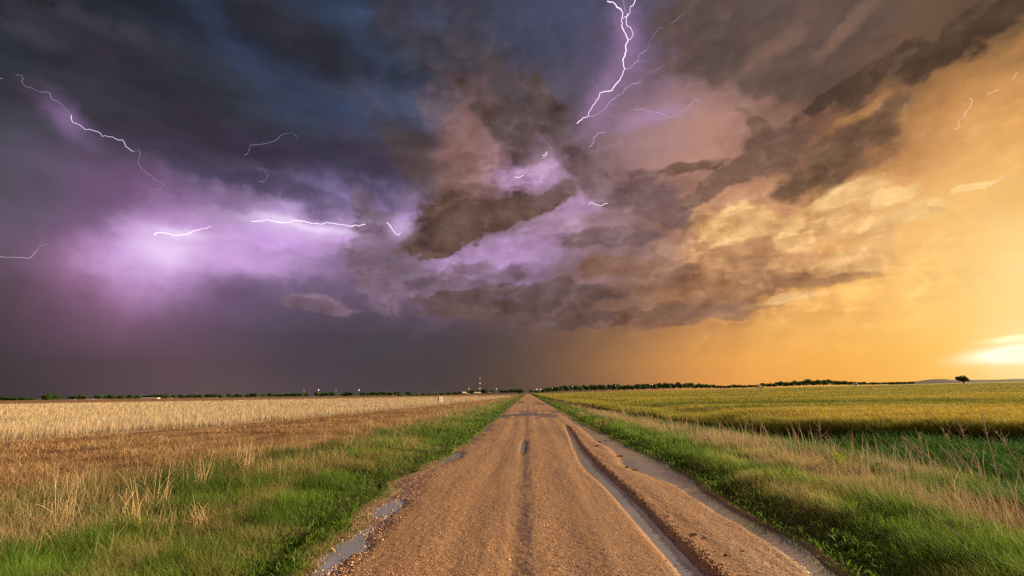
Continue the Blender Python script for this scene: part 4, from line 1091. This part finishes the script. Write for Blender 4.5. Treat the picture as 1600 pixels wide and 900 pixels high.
# white board fence left of the road
t = tag(empty('board_fence', (-16.2, 400, float(gz(-16, 400)))), 'long pale board fence beside the far end of the road', 'fence')
for i in range(8):
    q = Prim(); q.box((-6.9+i*1.95, 0, .55), (.14, .14, 1.3), R(20)); q.build('post', M_cream, t)
for zc in (1.05, .62):
    q = Prim(); q.box((-.1, -.1, zc), (13.9, .05, .30)); q.build('rail', M_cream, t)
q = Prim(); q.box((0, 0, .65), (.22, .22, 1.5), R(20)); q.box((0, 0, 1.43), (.3, .3, .08), R(20)); w_ = q.build('gate_post', M_cream, None, (-8.6, 392, float(gz(-8.6, 392))))
tag(w_, 'single short pale post at the right end of the board fence', 'post')
q = Prim(); q.box((0, 0, .5), (.5, .35, .9), R(25)); q.box((0, 0, 1.0), (.6, .45, .12), R(25)); w_ = q.build('utility_box', M_cream, None, (-27.5, 330, float(gz(-27, 330))))
tag(w_, 'small pale utility box in the field left of the board fence', 'utility box')

# ------------------------------------------------------------------ poles and lights
M_pole = plain('weathered_pole', (.30, .24, .20), .8, .15, 1.)
M_metal = plain('galvanised_steel', (.42, .38, .36), .5, .1, 1.)


def glow(name, rgb, s):
    def fn(t):
        e = t.new('ShaderNodeEmission'); t.put(e.inputs[0], rgb); t.put(e.inputs[1], s); return e.outputs[0]
    m = mat(name, fn); m.cycles.emission_sampling = 'NONE'; return m


M_lamp = glow('warning_lamp', (1.0, .62, .50), 1.6*2**-EXPOSURE*2)
M_red = glow('red_mast_lamp', (1.0, .42, .28), 1.8*2**-EXPOSURE*2)


def sphere(name, r, m, parent, loc):
    me = mesh_np(name, ico*r, None, icf, smooth=True)
    return link(name, me, m, parent, loc)


def pole(x, y, top, label, lamp=0., arm=True):
    z = float(gz(x, y)); t = tag(empty('utility_pole', (x, y, z)), label, 'utility pole')
    H_ = top-z
    q = Prim(); q.tube([(0, 0, -.3), (0, 0, H_)], [.22, .15], 8); q.build('pole', M_pole, t)
    if arm:
        q = Prim(); q.box((0, 0, H_-.7), (2.6, .14, .16)); q.build('crossarm', M_pole, t)
        for sx in (-1.1, -.5, .5, 1.1):
            q = Prim(); q.tube([(sx, 0, H_-.62), (sx, 0, H_-.3)], [.09, .05], 6); q.build('insulator', M_metal, t)
    if lamp: sphere('lamp', lamp, M_lamp, t, (0, 0, H_+lamp*.6))
    return t


for x, tp, lm, lab in [(-260.5, 7.0, .28, 'leftmost utility pole on the left horizon, with a dim lamp on top'), (-243.2, 7.3, .62, 'second utility pole from the left, with the brightest white lamp on top'),
                   (-222.8, 6.8, .25, 'utility pole with a dim lamp, between the two poles with bright lamps'), (-195.8, 6.6, .60, 'fourth utility pole from the left, with a bright white lamp on top'),
                   (-164.4, 6.6, 0, 'plain utility pole, left one of the close pair above the stubble field'), (-151.7, 6.6, 0, 'plain utility pole, right one of the close pair above the stubble field'),
                   (-126.4, 6.8, 0, 'plain utility pole with a crossarm, halfway from the close pair to the field sign'), (-107.8, 6.2, 0, 'plain utility pole directly behind the small field sign')]:
    pole(x, 600, tp, lab, lm)


def lightpole(x, y, top, r, label):
    z = float(gz(x, y)); t = tag(empty('lamp_pole', (x, y, z)), label, 'lamp pole')
    q = Prim(); q.tube([(0, 0, -.3), (0, 0, top-z)], [.3, .16], 8); q.build('pole', M_pole, t)
    sphere('lamp', r, M_lamp, t, (0, 0, top-z+r*.5))


for x, y, tp, r, lab in [(-90.4, 800, 8.3, .5, 'lamp pole rising over the trees, right of the leftmost house'), (-48.2, 800, 7.8, .62, 'lamp pole in the gap between the round tree and the fence trees'), (15.5, 900, 6.9, .75, 'left one of two bright lamp poles just right of the road end'),
                         (22.1, 900, 6.8, .75, 'right one of two bright lamp poles just right of the road end'), (41.5, 890, 8.3, .45, 'lamp pole at the left end of the woodland row'), (74, 870, 10.5, .5, 'lamp pole showing above the treetops in the left part of the woodland'),
                         (146, 870, 11.6, .55, 'lamp pole showing above the treetops in the middle of the woodland'), (206, 870, 12.4, .6, 'lamp pole above the highest treetops of the central woodland')]:
    lightpole(x, y, tp, r, lab)

# radio mast: lattice tower with three lamps
t = tag(empty('radio_mast', (-138.1, 1500, 0)), 'tall slender radio mast with three red lamps above the dark trees', 'radio mast')
q = Prim()
for k_ in range(3):
    a = 2.094*k_; q.tube([(.55*math.cos(a), .55*math.sin(a), 0), (.35*math.cos(a), .35*math.sin(a), 48)], .07, 5)
for s_ in range(32):
    for k_ in range(3):
        a, b = 2.094*k_, 2.094*(k_+1); z = s_*1.5; r1 = .55-.2*z/48
        q.tube([(r1*math.cos(a), r1*math.sin(a), z), (r1*math.cos(b), r1*math.sin(b), z+1.5)], .04, 4, False)
q.build('lattice', M_metal, t)
for z, r in ((15.5, 1.15), (30, 1.15), (44.5, .9)): sphere('lamp', r, M_red, t, (0, -.7, z))

# small field sign
def board(name, w, h, d, m, parent, loc): q = Prim(); q.box((0, 0, 0), (w, d, h)); return q.build(name, m, parent, loc)
zs = float(gz(-14.7, 88)); t = tag(empty('field_sign', (-14.7, 88, zs), (0, 0, R(42))), 'small white board sign on posts standing in the pale stubble', 'sign')
pn_ = board('panel', .66, .92, .05, M_white, t, (0, 0, .78))
for z_, h_ in ((1.13, .16), (.72, .22), (.38, .10)): board('mark', .09, h_, .02, M_roof, pn_, (0, -.036, z_-.78))
for s_ in (-.36, .36): board('post', .06, 1.35, .06, M_wood, t, (s_, .06, .62))
# bare sapling behind the sign
q = Prim(); q.tube([(0, 0, 0), (.05, 0, 1.1), (.22, 0, 1.9), (.42, 0, 2.5)], [.05, .04, .03, .012], 6)
q.tube([(.03, 0, 1.1), (-.12, 0, 1.8), (-.10, 0, 2.35)], [.03, .02, .01], 5); q.tube([(.2, 0, 1.85), (.12, .1, 2.3)], [.02, .01], 5)
tag(q.build('bare_sapling', M_wood, None, (-15.25, 88.6, zs)), 'thin bare forked sapling behind the white board sign', 'sapling')

# ------------------------------------------------------------------ foreground plants that stand out
def strands(name, base, specs, tint, material, seg=7, parent=None, w=.008):
    """Round stems: each spec is (dx, dy, height, bend, width factor)."""
    q = Prim()
    for dx, dy, ex, ey, h_, bend, wf in specs:
        pts = []
        for k in range(seg+1):
            s = k/seg; pts.append((dx+ex*s**bend, dy+ey*s**bend, h_*s*(1-.12*(bend > 1.5)*s)))
        q.tube(pts, [w*wf*(1-.75*k/seg)+.0012 for k in range(seg+1)], 5)
    o = q.build(name, material, parent, base)
    return o


M_reed = plain('dry_reed', (.52, .38, .20), .7, .25, 30)
M_grey = plain('dead_grey_stem', (.62, .52, .38), .9, .2, 20, .05)
g = random.Random(5)
clumps = [(-6.35, 7.2, 1.0, 9, 'big leaning dry reed clump at the left frame edge'), (-5.6, 7.6, .95, 7, 'long curved dry stems arching left of the reed bundle near the left edge'), (-6.0, 8.6, 1.0, 8, 'dry reed bundle in the dark grass, second from the left edge'),
          (-6.55, 10.4, .85, 16, 'upright dense dry reed tuft below the brown straw patch'), (-6.9, 12.8, 1.0, 18, 'tallest pale reed tuft rising over the brown straw, left of the road'), (-5.5, 11.2, .6, 9, 'short splayed dry tuft in the middle of the left verge'),
          (-4.9, 13.5, .55, 10, 'pale dry tuft on the bank halfway to the road edge'), (-4.3, 7.1, .45, 8, 'low straw tuft among bright grass close to the road edge'), (-3.9, 17.5, .5, 12, 'small upright dry tuft farther along the left verge'),
          (-5.8, 17.0, .65, 14, 'loose tan tuft where the green verge meets the straw')]
for x, y, h_, n_, lab in clumps:
    t = tag(empty('reed_clump', (x, y, float(surf(x, y)))), lab, 'reed clump', 'dry reed clumps on the left verge')
    sp = [(g.gauss(0, .10), g.gauss(0, .08), g.gauss(0, .16), g.gauss(0, .1), h_*g.uniform(.45, 1.05), g.choice((1.1, 1.6, 2.2)), g.uniform(.6, 1.3)) for _ in range(int(n_*1.8))]
    strands('stem', (0, 0, 0), sp, None, M_reed, parent=t, w=.0055)
    sp = [(g.gauss(0, .10), g.gauss(0, .08), g.choice((-1, 1))*g.uniform(.25, .6), g.gauss(0, .2), h_*g.uniform(.35, .75), 2.6, g.uniform(.4, .8)) for _ in range(n_//2)]
    strands('bent_blade', (0, 0, 0), sp, None, M_reed, parent=t, w=.0055)
# dead weeds on the right
weeds = [(7.95, 9.9, 1.15, -.42, .02, 'tall dead weed stem leaning left, leftmost of the grey stalks at the right edge'), (8.05, 9.8, 1.30, -.30, .0, 'thick plumed dead stem leaning left, second of the grey stalks'), (8.3, 9.8, 1.42, -.10, .0, 'tallest near-upright plumed dead stem among the grey stalks'),
         (8.75, 9.6, 1.22, -.55, .0, 'bent dead stem with drooping branches crossing the others at the right'), (8.9, 9.7, 1.15, .05, .0, 'upright branching dead weed nearest the right frame edge'), (7.7, 9.9, .95, -.9, .0, 'long dead stem lying over to the left across the dark ditch'),
         (7.45, 10.4, .95, .03, .0, 'short forked dead stem standing alone left of the grey stalks'), (6.6, 12.3, 1.05, .05, .0, 'slim dead weed with side twigs behind the tan grass'), (6.2, 15.0, 1.1, .1, .0, 'thin pale dead weed in the middle of the tan grass band')]
for x, y, h_, lx_, ly_, lab in weeds:
    t = tag(empty('dead_weed', (x, y, float(gz(x, y))-.02)), lab, 'dead weed', 'dead grey weeds on the right verge')
    strands('stem', (0, 0, 0), [(0, 0, lx_, ly_, h_, 1.25, 1.4)], None, M_grey, parent=t, w=.010)
    br = []
    for k in range(6):
        s = .35+.1*k; a = g.uniform(0, 6.28); L = g.uniform(.12, .34)
        br.append((s, a, L))
    q = Prim()
    for s, a, L in br:
        b = Vector((lx_*s**1.25, ly_, h_*s)); tip = b+Vector((math.cos(a)*L, math.sin(a)*L*.5, L*.9)); mid_ = (b+tip)/2+Vector((0, 0, -.03))
        q.tube([b, mid_, tip], [.005, .0035, .0018], 5)
    q.build('branch', M_grey, t)
    q = Prim()
    for k in range(26):
        s = g.uniform(.74, 1.0); b = Vector((lx_*s**1.25, ly_, h_*s)); d = Vector((g.gauss(0, .03), g.gauss(0, .02), g.uniform(.02, .07)))
        q.tube([b, b+d], [.0045, .0012], 4, False)
    q.build('seed_plume', M_grey, t)

# lime green weeds in the right verge
M_lime = leafy('lime_leaf', .45, .5)
for x, y, s, n_, c, lab in [(6.35, 11.2, 1.0, 150, (.36, .52, .03), 'bright lime green leafy weed at the foot of the tan grass'), (6.6, 10.4, .85, 110, (.16, .36, .025), 'fresh green broad-leaved weed right of the lime one')]:
    n_ = int(n_); t = tag(empty('leafy_weed', (x, y, float(surf(x, y)))), lab, 'weed')
    a = rng.uniform(0, 6.28, n_); r = rng.uniform(.02, .26, n_)*s; z = rng.uniform(.05, .42, n_)*s
    P = np.stack([r*np.cos(a), r*np.sin(a), z], 1); d = np.stack([np.cos(a), np.sin(a), rng.uniform(-.2, .8, n_)], 1)*.055*s; w_ = np.stack([-np.sin(a), np.cos(a), 0*a], 1)*.022*s
    V = np.stack([P-d, P-w_, P+d, P+w_], 1).reshape(-1, 3)
    link('leaves', mesh_np('leaves', V, np.arange(4*n_).reshape(n_, 4), tint=np.repeat(jit(np.tile(c, (n_, 1)), .2), 4, 0)), M_lime, t)
    strands('stem', (0, 0, 0), [(0, 0, g.gauss(0, .1), g.gauss(0, .1), .4*s, 1.3, .7) for _ in range(7)], None, M_reed, parent=t)

# dark mud clods lying on the gravel right of the rut
M_mud = plain('dark_mud', (.13, .08, .055), .8, .3, 20, .2)
def clod(seed, r):
    gg = np.random.default_rng(seed); P = []
    F = []
    for k in range(6):
        c = gg.normal(0, 1, 3)*np.array([1.1, .55, .12])*r; s = r*gg.uniform(.3, .65)
        P.append(ico*s*gg.uniform(.7, 1.2, (12, 1))*np.array([1.3, .9, .6])+c+np.array([0, 0, s*.3])); F.append(icf+12*k)
    return mesh_np('mud_clod', np.concatenate(P), None, np.concatenate(F), smooth=False)
cl_me = [clod(i, .07) for i in range(4)]
for m_ in cl_me: m_.materials.append(M_mud)
for i, (x, y, s) in enumerate([(2.25, 17.6, 1.3), (2.6, 19.6, 1.2), (2.9, 20.0, 1.5), (2.32, 12.9, 1.3), (2.42, 12.4, 1.1), (2.02, 6.9, .55), (2.12, 6.75, .6), (2.10, 6.05, .5), (2.35, 6.2, .35), (2.5, 15.0, 1.3), (.1, 15.2, .6), (3.35, 16.8, 1.2)]):
    o = link('mud_clod', cl_me[i % 4], None, None, (x, y, max(float(surf(x, y)), 0)+.003), (0, 0, i*1.7)); o.scale = (s*.75, s*.75, s*.55)
    tag(o, 'small dark clod of mud lying on the wet gravel beside the water-filled ruts', 'mud clod', 'mud clods on the gravel')

# ------------------------------------------------------------------ lightning
LM = {'B': glow('lightning_bright', (.96, .78, 1.0), 1.35*2**-EXPOSURE), 'M': glow('lightning_medium', (.82, .60, .90), .72*2**-EXPOSURE), 'F': glow('lightning_faint', (.60, .45, .66), .50*2**-EXPOSURE)}
LMW = {'B': glow('lightning_warm', (1.0, .80, .72), 1.25*2**-EXPOSURE), 'M': glow('lightning_warm_faint', (.98, .72, .52), .95*2**-EXPOSURE)}
BOLT_INFO = {
 'forked': ('forked_bolt', 'brightest branching lilac bolt coming down from the top of the sky'), 'winding': ('winding_bolt', 'thin winding bolt running right of the big forked bolt, dipping to a hook'),
 'left': ('diagonal_bolt', 'long pale bolt running diagonally down the upper left clouds'), 'horizontal': ('level_bolt', 'brightest level bolt in the lilac glow, reaching the small dark cloud tower'),
 'short_bright': ('short_bolt', 'short white bolt above the brightest lilac glow on the left'), 'edge': ('edge_bolt', 'faint bolt at the left frame edge rising to the right'),
 'goldsky': ('kinked_bolt', 'short kinked white bolt in the golden sky at the upper right'), 'goldsky2': ('broken_bolt', 'two faint broken bolt pieces at the far upper right'),
 'undercloud': ('stub_bolt', 'small pale bolt under the dark brown cloud right of centre'), 'small_centre': ('wavy_bolt', 'small white wavy bolt in the pink cloud right of the dark wedge'),
 'cluster': ('cluster_bolt', 'cluster of tiny bright bolt pieces in the lilac gap above the dark wedge'), 'hook': ('hook_bolt', 'tiny hooked bolt below the long level bolt'),
 'faint_arc': ('arc_bolt', 'very faint curling bolt in the dark cloud above the lilac glow')}
DIST = 5200.
for name, pieces in BOLTS:
    q = {}
    for kind, wpx, pts in pieces:
        P = []
        for a, e in pts: P.append(Vector((math.sin(R(a))*math.cos(R(e)), math.cos(R(a))*math.cos(R(e)), math.sin(R(e)))))
        out = [P[0]]
        for A, B in zip(P[:-1], P[1:]):      # jagged in-between kinks
            d = B-A; n_ = max(1, int(d.length/.0035)); s1 = d.cross(A).normalized()
            for k in range(1, n_+1):
                j = 0 if k == n_ else g.gauss(0, .00065)
                out.append(A+d*(k/n_)+s1*j)
        # the channel wanders in depth too
        V = []; dep = DIST+g.uniform(-300, 300)
        for p_ in out: dep += g.gauss(0, 18); V.append(p_.normalized()*dep)
        q[(kind, len(q))] = Prim(); q[(kind, len(q)-1)].tube(V, [wpx*DIST/800*.52*(1-.35*k/len(V))*(.6+.8*vnoise(k*.35, len(V)*1.7, 99)) for k in range(len(V))], 5, False)
    nm, lab = BOLT_INFO[name]
    mats = LMW if name in ('goldsky', 'goldsky2', 'undercloud') else LM
    if len(q) == 1:
        k, p_ = next(iter(q.items())); tag(p_.build(nm, mats[k[0]]), lab, 'lightning bolt', 'lightning bolts in the storm')
    else:
        t = tag(empty(nm, tuple(V[0])), lab, 'lightning bolt', 'lightning bolts in the storm')
        for k, p_ in q.items():
            o = p_.build({'B': 'main_channel', 'M': 'branch', 'F': 'faint_branch'}[k[0]], mats[k[0]], t); o.location = -Vector(V[0])
